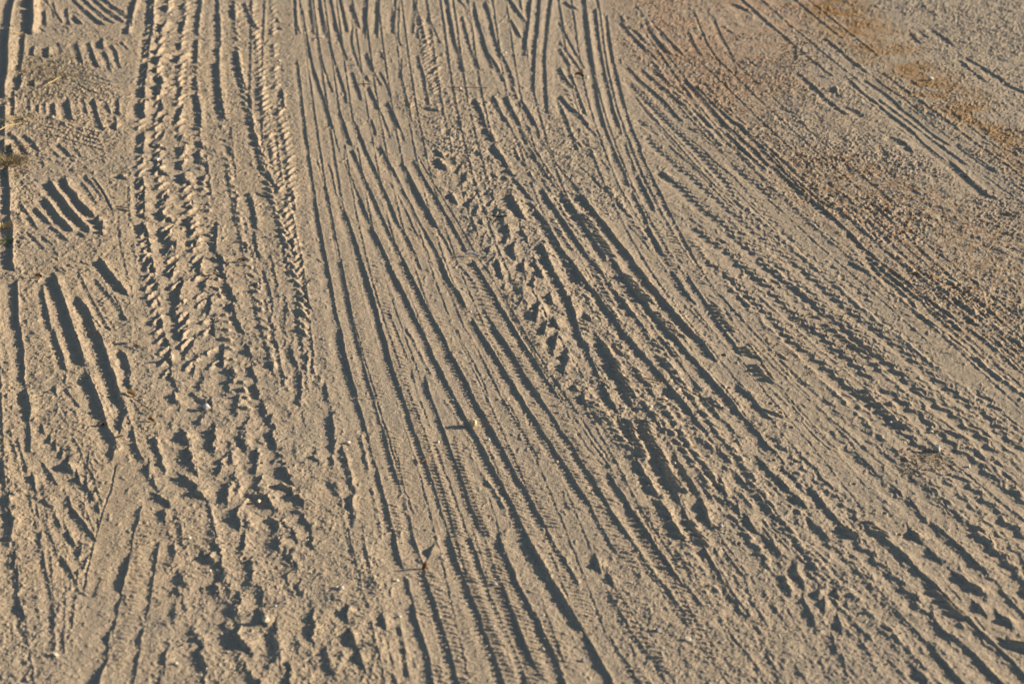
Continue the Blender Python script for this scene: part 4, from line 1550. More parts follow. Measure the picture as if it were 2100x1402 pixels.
for hl, sl_, hm_, sp_, path in LUGS:
    pp = catmull(np.array(pairs(path)), 2.0)
    seg = np.linalg.norm(np.diff(pp, axis=0), axis=1); s_a = np.concatenate([[0], np.cumsum(seg)])
    q = 0.0
    while q < s_a[-1]:
        c = np.array([np.interp(q, s_a, pp[:, 0]), np.interp(q, s_a, pp[:, 1])])
        g_s = (c[1] + 610) / 810.0
        j = prs.normal(0, 1, 5)
        if prs.random() < .9:
            d_ = np.array([hl * g_s * (1 + .15 * j[0]), hl * g_s * (sl_ + .12 * j[1])]) * (.9 if sl_ > 0 else 1)
            c = c + (j[2] * .9 * g_s, 0)
            tri = np.array([c - d_, c + (0, -1.2 * g_s), c + d_])
            gx, gy, gt = ground(tri[:, 0], tri[:, 1])
            Q = catmull(np.stack([gx, gy], 1), .008)
            hh = hm_ * .001 * (1 + .2 * j[3]) * (.8 + .08 * gt[0])
            raster(MOUND, Q, np.full(len(Q), hh), np.full(len(Q), .0034 + .0006 * gt[0]), 2.2)
        q += sp_ * g_s * max(.5, 1 + .12 * j[4])

# small crisp scuffs everywhere
for _ in range(11000):
    px = prs.uniform(-400, 2500); py = prs.uniform(-180, 1540)
    if 735 < px - (py - 700) * .35 < 860 and prs.random() < .8: continue
    ln_ = prs.uniform(4, 15); an = prs.normal(0, 1) * .9 + (1.2 if prs.random() < .5 else .15)
    a = np.array([px, py]); b = a + (ln_ * math.cos(an), ln_ * .6 * math.sin(an))
    gx, gy, gt = ground(np.array([a[0], b[0]]), np.array([a[1], b[1]]))
    hh = prs.uniform(.0010, .0026) * (gt[0] / 3.7) ** .7
    raster(SIPE, np.stack([gx, gy], 1), [hh, hh * .6], [.0016 + .0005 * gt[0]] * 2, 1.8)

# ------------------------------------------------------------------ how rough each patch of ground is
def poly_mask(pts, soft):
    """soft-edged polygon in photo pixels evaluated on the lattice"""
    pts = np.array(pts, float)
    inside = np.zeros(PXg.shape, bool)
    dmin = np.full(PXg.shape, 1e9, np.float32)
    n = len(pts)
    for i in range(n):
        ax, ay = pts[i]; bx, by = pts[(i + 1) % n]
        if ay != by:
            cond = ((ay > PYg) != (by > PYg)) & (PXg < (bx - ax) * (PYg - ay) / (by - ay) + ax)
            inside ^= cond
        dx, dy = bx - ax, by - ay
        t = np.clip(((PXg - ax) * dx + (PYg - ay) * dy) / (dx * dx + dy * dy), 0, 1)
        d = np.hypot(PXg - ax - t * dx, PYg - ay - t * dy)
        dmin = np.minimum(dmin, d)
    return np.clip(0.5 + np.where(inside, dmin, -dmin) / (2 * soft), 0, 1).astype(np.float32)


A1 = np.full(X.shape, .8, np.float32)      # clods 25-60 mm, amplitude in mm
A2 = np.full(X.shape, .9, np.float32)      # crumbs 7-12 mm
A3 = np.full(X.shape, .35, np.float32)     # grains


def zone(pts, a1, a2, a3, soft=25):
    m = poly_mask(pts, soft)
    for arr, v in ((A1, a1), (A2, a2), (A3, a3)):
        arr += (v - arr) * m


zone([(230, -300), (600, -300), (600, 300), (630, 560), (660, 760), (650, 930), (740, 1040), (760, 1180), (740, 1700), (330, 1700), (340, 1130), (290, 1000), (270, 760), (225, 560), (240, 300)], 1.0, 1.05, .5)
zone([(-300, -300), (230, -300), (240, 300), (225, 560), (270, 760), (290, 930), (230, 1130), (120, 1402), (-300, 1700)], 1.1, 1.3, .5)
zone([(30, 120), (170, 110), (240, 200), (230, 300), (60, 300), (0, 250)], 1.6, 2.2, .6, 20)
zone([(0, 300), (60, 300), (60, 500), (0, 520)], 1.5, 2.2, .6, 15)
zone([(235, 900), (265, 930), (270, 1050), (235, 1140), (200, 1402), (140, 1402), (190, 1150)], .3, .45, .3, 12)
zone([(600, -300), (740, -300), (760, 140), (850, 260), (960, 560), (1100, 800), (1260, 1060), (1500, 1402), (800, 1402), (700, 800), (640, 400)], .35, .6, .35, 14)
zone([(760, -300), (1280, -300), (1290, 120), (1180, 250), (1000, 190), (800, 120)], .6, .9, .4, 25)
zone([(870, 270), (980, 280), (1060, 400), (1160, 560), (1220, 700), (1200, 800), (1140, 800), (1080, 680), (980, 520), (900, 380)], 2.6, 1.7, .5, 14)
zone([(820, 200), (960, 180), (1180, 260), (1300, 420), (1200, 480), (1000, 300), (880, 280)], 1.5, 1.7, .5, 25)
zone([(1120, 560), (1300, 560), (1500, 760), (1700, 1000), (1900, 1200), (2000, 1402), (1560, 1402), (1400, 1200), (1280, 1000), (1200, 780)], 1.3, 1.5, .45, 25)
zone([(1300, 60), (1700, 60), (2400, 330), (2400, 900), (2080, 720), (1900, 620), (1640, 420), (1480, 250), (1330, 200)], 1.4, 2.0, .9, 45)
zone([(1560, 190), (1700, 240), (2150, 520), (2150, 740), (1850, 560), (1650, 360)], 1.7, 2.5, 1.0, 50)
zone([(1250, -300), (2400, -300), (2400, 330), (1800, 60), (1300, 60)], 2.0, 1.9, .7, 45)
zone([(1790, 160), (1990, 320), (2080, 400), (2000, 400), (1850, 280), (1760, 180)], .5, .8, .4, 12)
zone([(1290, 200), (1380, 240), (1560, 420), (1720, 560), (1980, 760), (2140, 900), (2140, 1100), (1900, 930), (1640, 720), (1440, 480), (1320, 300)], .5, .8, .35, 25)
zone([(700, 1170), (780, 1100), (800, 1402), (600, 1402), (640, 1250)], 1.5, 1.6, .5, 25)
zone([(1220, 1160), (1330, 1120), (1560, 1402), (1300, 1402)], .8, 1.2, .5, 25)
zone([(1480, 1140), (1600, 1130), (1700, 1402), (1560, 1402)], .8, 1.3, .5, 25)

pat = .55 + .9 * (rnoise(X, Y, .10, 6) * .6 + rnoise(X, Y, .035, 0) * .4)
A2 *= pat * np.clip(Tg / 3.6, .45, 1.6) * (1 - .45 * np.clip((PXg - 1300) / 200, 0, 1) * (PYg < 800) * (rnoise(X, Y, .30, 5) > .5 ) * np.clip((rnoise(X, Y, .30, 5) - .5) * 5, 0, 1)); A3 *= np.clip(3.6 / Tg, .8, 1.5); A1 *= .6 + .8 * rnoise(X, Y, .16, 4)
calm = 1 - .4 * np.clip(TRENCH / .003, 0, 1)
A2 *= calm; A1 *= calm
Zh = np.zeros_like(X)
# broad swells of the yard
Zh += .012 * (rnoise(X, Y, .9, 0) - .5) + .005 * (rnoise(X, Y, .3, 1) - .5)
c1 = rnoise(X, Y, .045, 2); c2 = rnoise(X, Y, .026, 3, .5)
Zh += A1 * .001 * (2.2 * np.clip(c1 - .42, 0, 1) + 1.6 * np.clip(c2 - .45, 0, 1)) * 1.6
c3 = rnoise(X, Y, .0095, 4, .9); c4 = rnoise(X, Y, .0056, 5, .3)
Zh += A2 * .00082 * (np.clip((c3 - .58) * 2.2, 0, .55) * 2.3 + np.clip((c4 - .56) * 2.2, 0, .6) * 1.7)
c5 = rnoise(X, Y, .0036, 6, .2); c6 = rnoise(X, Y, .0023, 7, .7)
Zh += A3 * .001 * (c5 * 1.6 + np.clip(c6 - .45, 0, 1) * 1.8)
Zh += SIPE + MOUND
Zh -= TRENCH
Zh += (rng.random(Zh.shape, dtype=np.float32) - .5) * .00034 * (.5 + A2 * .5) * (Tg / 3.7) ** .8
# ridges carry crumbs of their own
Zh += RIDGE * (0.90 + .28 * (rnoise(X, Y, .010, 5, .4) - .5))
# the flanks of the ridges are loose sand: smoother than the crust between them
for ln in HOLES.strip().splitlines():
    hd, body = ln.split(':')
    tn, dep, rad = hd.split()
    dep = float(dep) * .001; x0, y0, sc, _, _ = TILES[tn]
    for hx, hy in pairs(body):
        gx, gy, gt = ground(hx / sc + x0, hy / sc + y0)
        r = float(rad) / sc * gt / FPX * .62
        px_, py_ = hx / sc + x0, hy / sc + y0
        w = r * 2.6 * FPX / gt
        c0 = max(0, int((px_ - w - PX0) / DX)); c1_ = min(NC, int((px_ + w - PX0) / DX) + 1)
        r0 = max(0, int((py_ - w - PY0) / DY)); r1_ = min(NR, int((py_ + w - PY0) / DY) + 1)
        d = np.hypot(X[r0:r1_, c0:c1_] - gx, Y[r0:r1_, c0:c1_] - gy) / r
        Zh[r0:r1_, c0:c1_] += -dep * np.exp(-d ** 2.5) + dep * .38 * np.exp(-((d - 1.25) / .38) ** 2)

# fade to the coarse surroundings at the border of the lattice
edge = np.minimum(np.minimum(PXg - PX0, PX1 - PXg) / 150, np.minimum((PYg - PY0) / 60, (PY1 - PYg) / 110)).clip(0, 1).astype(np.float32)
Zh = Zh * edge - .013 * (1 - edge)

# ------------------------------------------------------------------ soil colours that belong to the soil
def lerp3(a, b, m):
    return a + (b - a) * m[..., None]


base = np.array([.400, .318, .222], np.float32)
grey = np.array([.345, .292, .225], np.float32)
COL = np.tile(base, X.shape + (1,))
m = np.clip((rnoise(X, Y, .35, 1, .3) * .6 + rnoise(X, Y, .09, 2) * .4 - .38) * 2.6, 0, 1)
COL = lerp3(COL, grey, m * .6)
# the compacted yard away from the loose sand by the left margin is greyer
COL = lerp3(COL, grey, np.clip((PXg * .7 + 120 - 380) / 900, 0, .55) * (1 - np.clip(RIDGE * 400, 0, .8)))
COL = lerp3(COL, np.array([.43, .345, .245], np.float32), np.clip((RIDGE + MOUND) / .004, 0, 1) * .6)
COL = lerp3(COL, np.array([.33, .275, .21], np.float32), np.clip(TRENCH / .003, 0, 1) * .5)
red = poly_mask([(1240, -200), (1800, -200), (1700, 60), (1600, 120), (1640, 170), (1500, 200), (1380, 190), (1270, 90)], 60)
red *= np.clip(rnoise(X, Y, .12, 3) * 1.5 - .15 + .35 * rnoise(X, Y, .03, 4), 0, 1)
COL = lerp3(COL, np.array([.40, .26, .165], np.float32), red * .6)
damp = poly_mask([(1600, -200), (1700, -60), (1790, 40), (1900, 130), (2010, 210), (2130, 330), (2100, 350), (1960, 250), (1830, 170), (1730, 90), (1620, 0)], 34)
damp *= np.clip(rnoise(X, Y, .10, 5) * 1.9 - .25, 0, 1)
COL = lerp3(COL, np.array([.31, .19, .085], np.float32), damp * 1.0)
rust = poly_mask([(1280, 60), (1560, 110), (1640, 200), (2130, 480), (2130, 760), (1900, 640), (1640, 430), (1420, 200)], 60)
rust *= np.clip((rnoise(X, Y, .008, 6, 0, 2.2) - .45) * 3, 0, 1) * np.clip(rnoise(X, Y, .3, 2) * 1.6, 0, 1)
COL = lerp3(COL, np.array([.27, .17, .095], np.float32), rust * .95)
litter = np.maximum(poly_mask([(30, 110), (180, 110), (200, 190), (60, 210)], 18), poly_mask([(-20, 300), (50, 300), (50, 360), (-20, 380)], 14))
litter *= np.clip((rnoise(X, Y, .02, 0, .3, 3) - .4) * 3, 0, 1)
COL = lerp3(COL, np.array([.20, .165, .10], np.float32), litter * .6)
g = (rnoise(X, Y, .004, 3) - .5)[..., None] * .16 + (rnoise(X, Y, .0024, 1) - .5)[..., None] * .16
COL = np.clip(COL * (1 + g), 0, 1)
spk = rnoise(X, Y, .0055, 7, .4)
COL = lerp3(COL, np.array([.62, .57, .50], np.float32), np.clip((spk - .93) * 14, 0, 1) * .7)
COL = lerp3(COL, np.array([.13, .10, .075], np.float32), np.clip((.07 - spk) * 14, 0, 1) * .6)

# ------------------------------------------------------------------ materials
def new_mat(name, rough=.95):
    m_ = bpy.data.materials.new(name); m_.use_nodes = True
    b = m_.node_tree.nodes["Principled BSDF"]
    b.inputs["Roughness"].default_value = rough
    b.inputs["Specular IOR Level"].default_value = .15
    return m_, m_.node_tree, b


soil, nt, bsdf = new_mat("sandy_soil", 1.0)
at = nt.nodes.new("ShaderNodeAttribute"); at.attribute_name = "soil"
tc = nt.nodes.new("ShaderNodeNewGeometry")
n1 = nt.nodes.new("ShaderNodeTexNoise"); n1.inputs["Scale"].default_value = 420; n1.inputs["Detail"].default_value = 2
nt.links.new(tc.outputs["Position"], n1.inputs["Vector"])
mx = nt.nodes.new("ShaderNodeMix"); mx.data_type = 'RGBA'; mx.blend_type = 'MULTIPLY'
mx.inputs[0].default_value = 1
rp = nt.nodes.new("ShaderNodeValToRGB")
rp.color_ramp.elements[0].position = .3; rp.color_ramp.elements[0].color = (.78, .78, .78, 1)
rp.color_ramp.elements[1].position = .7; rp.color_ramp.elements[1].color = (1.18, 1.18, 1.18, 1)
nt.links.new(n1.outputs["Fac"], rp.inputs[0])
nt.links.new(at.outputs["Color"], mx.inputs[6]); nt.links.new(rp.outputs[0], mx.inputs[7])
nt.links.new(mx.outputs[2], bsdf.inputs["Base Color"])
bmp = nt.nodes.new("ShaderNodeBump"); bmp.inputs["Strength"].default_value = .75; bmp.inputs["Distance"].default_value = .003
n2 = nt.nodes.new("ShaderNodeTexNoise"); n2.inputs["Scale"].default_value = 520; n2.inputs["Detail"].default_value = 3
nt.links.new(tc.outputs["Position"], n2.inputs["Vector"])
nt.links.new(n2.outputs["Fac"], bmp.inputs["Height"]); nt.links.new(bmp.outputs[0], bsdf.inputs["Normal"])


def grid_mesh(name, V, ncol, nrow, mat, col=None):
    me = bpy.data.meshes.new(name)
    nv = len(V)
    idx = np.arange(nv, dtype=np.int32).reshape(nrow, ncol)
    q = np.stack([idx[1:, :-1], idx[1:, 1:], idx[:-1, 1:], idx[:-1, :-1]], -1).reshape(-1, 4)
    me.vertices.add(nv); me.vertices.foreach_set("co", V.astype(np.float32).ravel())
    me.loops.add(q.size); me.loops.foreach_set("vertex_index", q.ravel())
    me.polygons.add(len(q)); me.polygons.foreach_set("loop_start", np.arange(0, q.size, 4, dtype=np.int32))
    me.update(calc_edges=True)
    me.polygons.foreach_set("use_smooth", np.ones(len(q), bool))
    if col is not None:
        a = me.color_attributes.new("soil", 'FLOAT_COLOR', 'POINT')
        rgba = np.concatenate([col.reshape(-1, 3), np.ones((nv, 1), np.float32)], 1).astype(np.float32)
        a.data.foreach_set("color", rgba.ravel())
    me.materials.append(mat)
    o = bpy.data.objects.new(name, me); C.objects.link(o)
    return o


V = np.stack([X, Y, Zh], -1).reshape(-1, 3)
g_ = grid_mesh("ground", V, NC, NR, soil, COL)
tag(g_, "sandy ground pressed full of tyre tracks, lit low from the right", "ground", kind="structure")

# the yard goes on all round, coarser, a little lower so that nothing shares a plane
ax_ = np.concatenate([-np.geomspace(600, 6, 40), np.linspace(-5.9, 5.9, 120), np.geomspace(6, 600, 40)])
ay_ = np.concatenate([-np.geomspace(600, 3, 40), np.linspace(-2.9, 13.9, 170), np.geomspace(14, 600, 50)])
FX, FY = np.meshgrid(ax_, ay_[::-1])
FZ = -.0115 + .003 * (rnoise(FX, FY, .9, 0) - .5) + .002 * rnoise(FX, FY, .2, 2)
qx, qy = photo_xy(FX, np.maximum(FY, .3))
inn = (qx > PX0 + 110) & (qx < PX1 - 110) & (qy > PY0 + 50) & (qy < PY1 - 90) & (FY > .3)
FZ = np.where(inn, -.06, FZ)
FC = np.tile(base * .95, FX.shape + (1,)).astype(np.float32)
g2 = grid_mesh("outer_ground", np.stack([FX, FY, FZ], -1).reshape(-1, 3), len(ax_), len(ay_), soil, FC)
tag(g2, "plain sandy ground stretching away beyond the tracks", "ground", kind="structure")

# ------------------------------------------------------------------ loose things lying on the ground
def spot(px, py):
    gx, gy, gt = ground(px, py)
    c = int(round((px - PX0) / DX)); r = int(round((py - PY0) / DY))
    z = float(Zh[max(r - 2, 0):r + 3, max(c - 2, 0):c + 3].mean())
    return Vector((float(gx), float(gy), z)), float(gt) / FPX      # metres per photo pixel


def flat_mat(name, col, rough=.85, var=.25, scale=150):
    m_, t_, b = new_mat(name, rough)
    tcn = t_.nodes.new("ShaderNodeTexCoord")
    n_ = t_.nodes.new("ShaderNodeTexNoise"); n_.inputs["Scale"].default_value = scale; n_.inputs["Detail"].default_value = 4
    r_ = t_.nodes.new("ShaderNodeValToRGB")
    r_.color_ramp.elements[0].position = .3; r_.color_ramp.elements[0].color = tuple(c * (1 - var) for c in col) + (1,)
    r_.color_ramp.elements[1].position = .7; r_.color_ramp.elements[1].color = tuple(min(1, c * (1 + var)) for c in col) + (1,)
    t_.links.new(tcn.outputs["Object"], n_.inputs["Vector"]); t_.links.new(n_.outputs["Fac"], r_.inputs[0])
    t_.links.new(r_.outputs[0], b.inputs["Base Color"])
    bm_ = t_.nodes.new("ShaderNodeBump"); bm_.inputs["Strength"].default_value = .4; bm_.inputs["Distance"].default_value = .0008
    t_.links.new(n_.outputs["Fac"], bm_.inputs["Height"]); t_.links.new(bm_.outputs[0], b.inputs["Normal"])
    return m_


M = {
 'white': flat_mat("white_stone", (.52, .49, .44)), 'pale': flat_mat("pale_stone", (.50, .44, .35)),
 'grey': flat_mat("grey_stone", (.30, .29, .28)), 'tan': flat_mat("tan_stone", (.48, .38, .24)),
 'pink': flat_mat("pink_stone", (.52, .38, .31)), 'brown': flat_mat("brown_bark", (.16, .085, .05)),
 'rust': flat_mat("rusty_leaf", (.36, .20, .09)), 'straw': flat_mat("dry_straw", (.46, .36, .17)),
 'twig': flat_mat("dark_twig", (.055, .045, .038)), 'twigb': flat_mat("brown_twig", (.17, .115, .07)),
 'weed': flat_mat("green_weed", (.16, .17, .05)), 'scrap': flat_mat("white_scrap", (.5, .5, .51)),
 'deadgrass': flat_mat("dead_grass", (.25, .20, .11)),
}
srnd = random.Random(5)


def rock_mesh(name, r, flat=.75, seed=0, sharp=True, stretch=1.0):
    rr = random.Random(seed)
    bm = bmesh.new()
    bmesh.ops.create_icosphere(bm, subdivisions=3, radius=1)
    planes = [(Vector((rr.gauss(0, 1), rr.gauss(0, 1), rr.gauss(0, 1))).normalized(), rr.uniform(.62, .9)) for _ in range(11)]
    for v in bm.verts:
        p = v.co.copy()
        for n_, d_ in planes:
            k = p.dot(n_) - d_
            if k > 0: p -= n_ * k
        p *= 1 + rr.uniform(-.02, .02)
        v.co = Vector((p.x * r * stretch, p.y * r, p.z * r * flat))
    me = bpy.data.meshes.new(name); bm.to_mesh(me); bm.free()
    return me


def stone(px, py, size, mat, label, flat=.75, stretch=1.0, cat="pebble", name="pebble", group="pebbles strewn over the tracks"):
    p, mpp = spot(px, py)
    r = size * mpp / 2 * (.84 if py < 1100 else .72)
    me = rock_mesh(name, r, flat, int(px * 7 + py), True, stretch)
    me.materials.append(M[mat])
    o = bpy.data.objects.new(name, me); C.objects.link(o)
    o.location = p + Vector((0, 0, r * flat * .62)); o.rotation_euler = (srnd.uniform(-.3, .3), srnd.uniform(-.3, .3), srnd.uniform(-.5, .5))
    tag(o, label, cat, group)
    return o


ST = [
 (970, 876, 23, 'tan', 1.0, .85, "largest tan angular stone, on a ribbed track ridge in the middle"),
 (898, 909, 9, 'white', .9, 1, "small white pebble just left of and below the tan angular stone"),
 (713, 911, 13, 'white', .7, 1.2, "whitish pebble at the left side of the ribbed tracks beside a short ridge"),
 (815, 1193, 11, 'white', .9, 1, "white pebble with a long shadow below the reddish bark chip"),
 (778, 1209, 8, 'pale', .8, 1, "smaller pale pebble just left of and below the white one under the bark chip"),
 (701, 1212, 17, 'white', .7, 1.2, "broad off-white stone at the lower left among gravelly sand"),
 (820, 1266, 10, 'white', .8, 1, "white pebble beside the narrow ridge near the bottom, left of the ribbed tracks"),
 (1014, 1198, 16, 'grey', .7, 1.3, "grey flattish stone in the trough between two ribbed ridges near the bottom"),
 (1196, 1355, 15, 'grey', .9, .9, "grey stone standing in the wide dark rut at the bottom edge"),
 (1350, 1295, 17, 'grey', .7, 1.2, "grey stone in the gravelly patch at the bottom, right of centre"),
 (1411, 1314, 20, 'pale', .35, 1.3, "pale flat chip lying at the bottom, right of the grey stone"),
 (1113, 1331, 11, 'pale', .8, 1, "pale pebble between ridges at the bottom, in the centre"),
 (546, 1279, 26, 'pale', .8, 1, "largest pale stone at the bottom left, beside a dark hollow"),
 (431, 1174, 12, 'white', .9, .8, "upright white pebble in the churned sand at lower left"),
 (531, 1031, 13, 'pale', 1.0, .8, "pale stone on the edge of a deep hollow, at left below the middle"),
 (690, 1209, 10, 'pale', .8, 1, "pale pebble touching the left side of the broad off-white stone"),
 (565, 1248, 10, 'white', .8, 1, "small white pebble just above the largest pale stone"),
 (362, 1363, 12, 'white', .7, 1, "white pebble on the smooth sand at the bottom left"),
 (389, 1108, 11, 'white', .8, 1, "white pebble beside the upper end of the short ridge at lower left"),
 (116, 1347, 17, 'pale', .25, 1.5, "flat whitish flake lying at the bottom left corner area"),
 (424, 839, 19, 'white', .7, 1.3, "whitish stone between clods of the chunky left track, at mid height"),
 (1920, 927, 22, 'grey', 1.0, .9, "big grey stone between wavy ridges at the right"),
 (1204, 160, 12, 'white', .8, 1, "white stone next to the reddish leaf near the top"),
 (944, 187, 9, 'white', 1.2, .7, "pointed white pebble beside a thin straight twig near the top"),
 (1037, 111, 8, 'white', .8, 1, "tiny white pebble near the top edge, on bare sand in the centre"),
 (782, 107, 7, 'white', .8, 1, "tiny white pebble topping a narrow ridge near the top, left of centre"),
 (1908, 166, 14, 'white', .8, 1.1, "white stone in the brownish soil at the upper right"),
 (1466, 143, 9, 'white', .8, 1, "tiny white pebble in the reddish soil near the top right"),
 (657, 78, 15, 'white', .4, 1.3, "white flake lying across a narrow ridge near the top left"),
 (572, 125, 9, 'white', .7, 1, "tiny white pebble near the top, left of the first smooth track"),
 (349, 33, 9, 'white', .8, 1, "tiny white pebble at the top of the chunky left track"),
 (1333, 844, 11, 'white', .8, 1.2, "white pebble among lug marks in the centre, right of the ribbed tracks"),
 (1281, 844, 8, 'white', .9, .9, "small white pebble left of the other one among the lug marks in the centre"),
 (1362, 824, 14, 'pink', .5, 1.3, "pinkish flat pebble at the edge of the widest dark rut"),
 (1383, 957, 8, 'white', .9, 1, "bright white pebble in a dark rut below the centre, right"),
 (1142, 951, 9, 'pale', .8, 1, "pale pebble at the left foot of a ribbed ridge below the centre"),
 (965, 643, 7, 'white', .7, 1.2, "tiny whitish chip in the ribbed tracks above the middle"),
 (1478, 1084, 13, 'grey', .8, 1, "grey pebble at the end of a dark crescent mark at lower right"),
 (1987, 959, 10, 'white', .9, .9, "white pebble on smooth sand at the right, below the big grey stone"),
 (1951, 976, 9, 'grey', .9, 1, "small grey pebble left of and below the white one at the right"),
 (1909, 887, 12, 'pale', .7, 1, "pale pebble above the big grey and white stone"),
 (1827, 871, 8, 'white', .7, 1.2, "tiny white pebble in the dark furrow left of the big grey stone"),
 (1692, 1289, 10, 'white', .7, 1, "white pebble inside the honeycomb-shaped sole print at the lower right"),
 (1781, 408, 12, 'rust', .7, 1, "small rusty crumb in the granular soil at the upper right"),
 (320, 328, 14, 'white', .6, 1.2, "white stone chip lying in the dark furrow of the chunky left track, upper part"),
 (354, 742, 13, 'pale', 1.6, .7, "tall pale stone standing on edge with a long shadow, in the left track"),
 (1002, 905, 8, 'white', .8, 1, "white pebble on the rib right of the tan angular stone"),
]
for px, py, sz, mt, fl, stc, lb in ST:
    stone(px, py, sz, mt, lb, fl, stc)


def tube(bm, pts, radii, n=6):
    rings = []
    for i, p in enumerate(pts):
        a = pts[max(i - 1, 0)]; b = pts[min(i + 1, len(pts) - 1)]
        t = (b - a).normalized()
        u = t.cross(Vector((0, 0, 1)))
        u = u.normalized() if u.length > 1e-4 else Vector((1, 0, 0))
        w = t.cross(u)
        rings.append([bm.verts.new(p + (u * math.cos(k * 6.2832 / n) + w * math.sin(k * 6.2832 / n)) * radii[i]) for k in range(n)])
    for r0, r1 in zip(rings, rings[1:]):
        for k in range(n):
            bm.faces.new((r0[k], r0[(k + 1) % n], r1[(k + 1) % n], r1[k]))
    bm.faces.new(rings[0][::-1]); bm.faces.new(rings[-1])


def link(name, bm, mat, loc=None):
    me = bpy.data.meshes.new(name); bmesh.ops.recalc_face_normals(bm, faces=bm.faces); bm.to_mesh(me); bm.free()
    for p_ in me.polygons: p_.use_smooth = True
    me.materials.append(M[mat])
    o = bpy.data.objects.new(name, me); C.objects.link(o)
    if loc is not None: o.location = loc
    return o


def twig(pts, wpx, mat, label, name="twig", lift=(0, 0), cat="twig", side=0, group="twigs and stalks on the sand"):
    """pts in photo pixels; lift = height in metres of both ends above the ground"""
    P3 = []
    for px, py in pts:
        p, mpp = spot(px, py); P3.append(p)
    org = P3[0].copy(); r = wpx * mpp / 2
    n = len(P3)
    for i, p in enumerate(P3):
        f = i / (n - 1)
        p.z += r * 1.3 + lift[0] * (1 - f) + lift[1] * f
        P3[i] = p - org
    Q = [Vector(q) for q in catmull(np.array([list(p) for p in P3]), .006)]
    bm = bmesh.new()
    m_ = len(Q)
    tube(bm, Q, [r * (1.1 - .5 * i / m_) * srnd.uniform(.85, 1.15) for i in range(m_)])
    for k in range(side):
        i = srnd.randrange(m_ // 4, m_ - 1)
        d = Vector((srnd.uniform(-1, 1), srnd.uniform(-1, 1), srnd.uniform(.3, .9))).normalized() * r * 9
        tube(bm, [Q[i], Q[i] + d * .5, Q[i] + d], [r * .6, r * .45, r * .2], 5)
    o = link(name, bm, mat, org)
    tag(o, label, cat, group)
    return o


twig([(1008, 449), (1022, 451), (1040, 454)], 2.6, 'twig', "short black twig lying among clods in the upper middle", lift=(.004, .004))
twig([(920, 184), (945, 184), (972, 184), (1001, 186)], 1.6, 'twigb', "thin straight twig lying crosswise near the top centre", lift=(.003, .003))
twig([(736, 178), (745, 176), (752, 176), (760, 177)], 2.2, 'twig', "small dark twig at the top end of a ridge near the top", lift=(.004, .004))
twig([(1320, 787), (1345, 789), (1368, 792)], 2.2, 'twigb', "thin brown twig above the round dark hollow in the centre right", lift=(.004, .003))
twig([(1310, 783), (1330, 786), (1352, 790)], 1.4, 'straw', "pale straw stalk beside the brown twig at the centre right", name="straw_stalk", cat="straw", lift=(.002, .002))
twig([(238, 427), (252, 431), (266, 434)], 2.2, 'twig', "dark bent twig between the fan of lug marks and the chunky left track", lift=(.003, .006), side=2)
twig([(-6, 277), (15, 270), (30, 266), (46, 262)], 2.0, 'straw', "long golden straw stalk at the left edge above the dry grass", name="straw_stalk", cat="straw", lift=(.01, .012), side=2)
twig([(98, 177), (110, 172), (118, 168), (126, 165)], 1.8, 'straw', "golden straw stalk over the brownish litter at upper left", name="straw_stalk", cat="straw", lift=(.006, .008), side=1)
twig([(18, 75), (34, 74), (48, 71)], 1.5, 'straw', "straw stalk beside the dark furrow at the top left", name="straw_stalk", cat="straw", lift=(.006, .006), side=1)
twig([(275, 712), (285, 716), (296, 723)], 2.0, 'twig', "short dark stalk at left, above the standing stone's shadow", lift=(.004, .002))
twig([(178, 682), (190, 687), (205, 693)], 1.5, 'twigb', "pale brown twig on the fan of deep grooves at left", lift=(.006, .004), side=2)
twig([(275, 822), (290, 832), (305, 845), (316, 851)], 1.8, 'twig', "dark leaf stalk beside the tan leaf at left", lift=(.002, .004), side=3)
twig([(862, 953), (872, 948), (884, 941)], 3.0, 'twigb', "dark stub of root at the left of the ribbed tracks, below the middle", lift=(.001, .006))
twig([(1230, 783), (1238, 790), (1226, 791)], 2.0, 'twig', "small hooked twig left of the brown twig, centre right", lift=(.003, .003))
twig([(720, 132), (730, 137), (722, 141)], 2.0, 'grey', "grey fibre scrap near the top between narrow ridges", name="fibre_scrap", cat="scrap", lift=(.001, .001), side=2)
twig([(200, 1225), (216, 1190), (226, 1186)], 1.6, 'twigb', "thin twig on the smooth sand at lower left", lift=(.001, .002))


def leaf(px, py, size, mat, label, rot, tilt, name="dry_leaf", cat="leaf", asp=.5, group="dry leaves and bark chips"):
    p, mpp = spot(px, py)
    L = size * mpp
    bm = bmesh.new()
    nn, mm = 12, 7
    gridv = []
    for i in range(nn + 1):
        t = i / nn
        w = L * asp * .5 * math.sin(math.pi * min(1, t * 1.02 + .01)) ** .7 * (1 + .1 * math.sin(t * 17))
        rowv = []
        for j in range(mm):
            s_ = (j / (mm - 1) - .5) * 2
            rowv.append(bm.verts.new((L * (t - .5), w * s_, L * (.22 * s_ * s_ + .10 * math.sin(t * 4.2) + .015 * srnd.uniform(-1, 1)))))
        gridv.append(rowv)
    for i in range(nn):
        for j in range(mm - 1):
            bm.faces.new((gridv[i][j], gridv[i + 1][j], gridv[i + 1][j + 1], gridv[i][j + 1]))
    geo = bmesh.ops.solidify(bm, geom=list(bm.faces), thickness=L * .02)
    o = link(name, bm, mat, p + Vector((0, 0, L * (.12 if asp > .3 else .02))))
    o.rotation_euler = (tilt, .15, rot)
    if asp < .3: return tag(o, label, cat, group)
    bm = bmesh.new()
    tube(bm, [Vector((L * .48, 0, L * .08)), Vector((L * .62, L * .03, L * .05)), Vector((L * .78, L * .02, 0))], [L * .018, L * .015, L * .01], 5)
    s_ = link('leaf_stalk', bm, mat); s_.parent = o
    tag(o, label, cat, group)
    return o


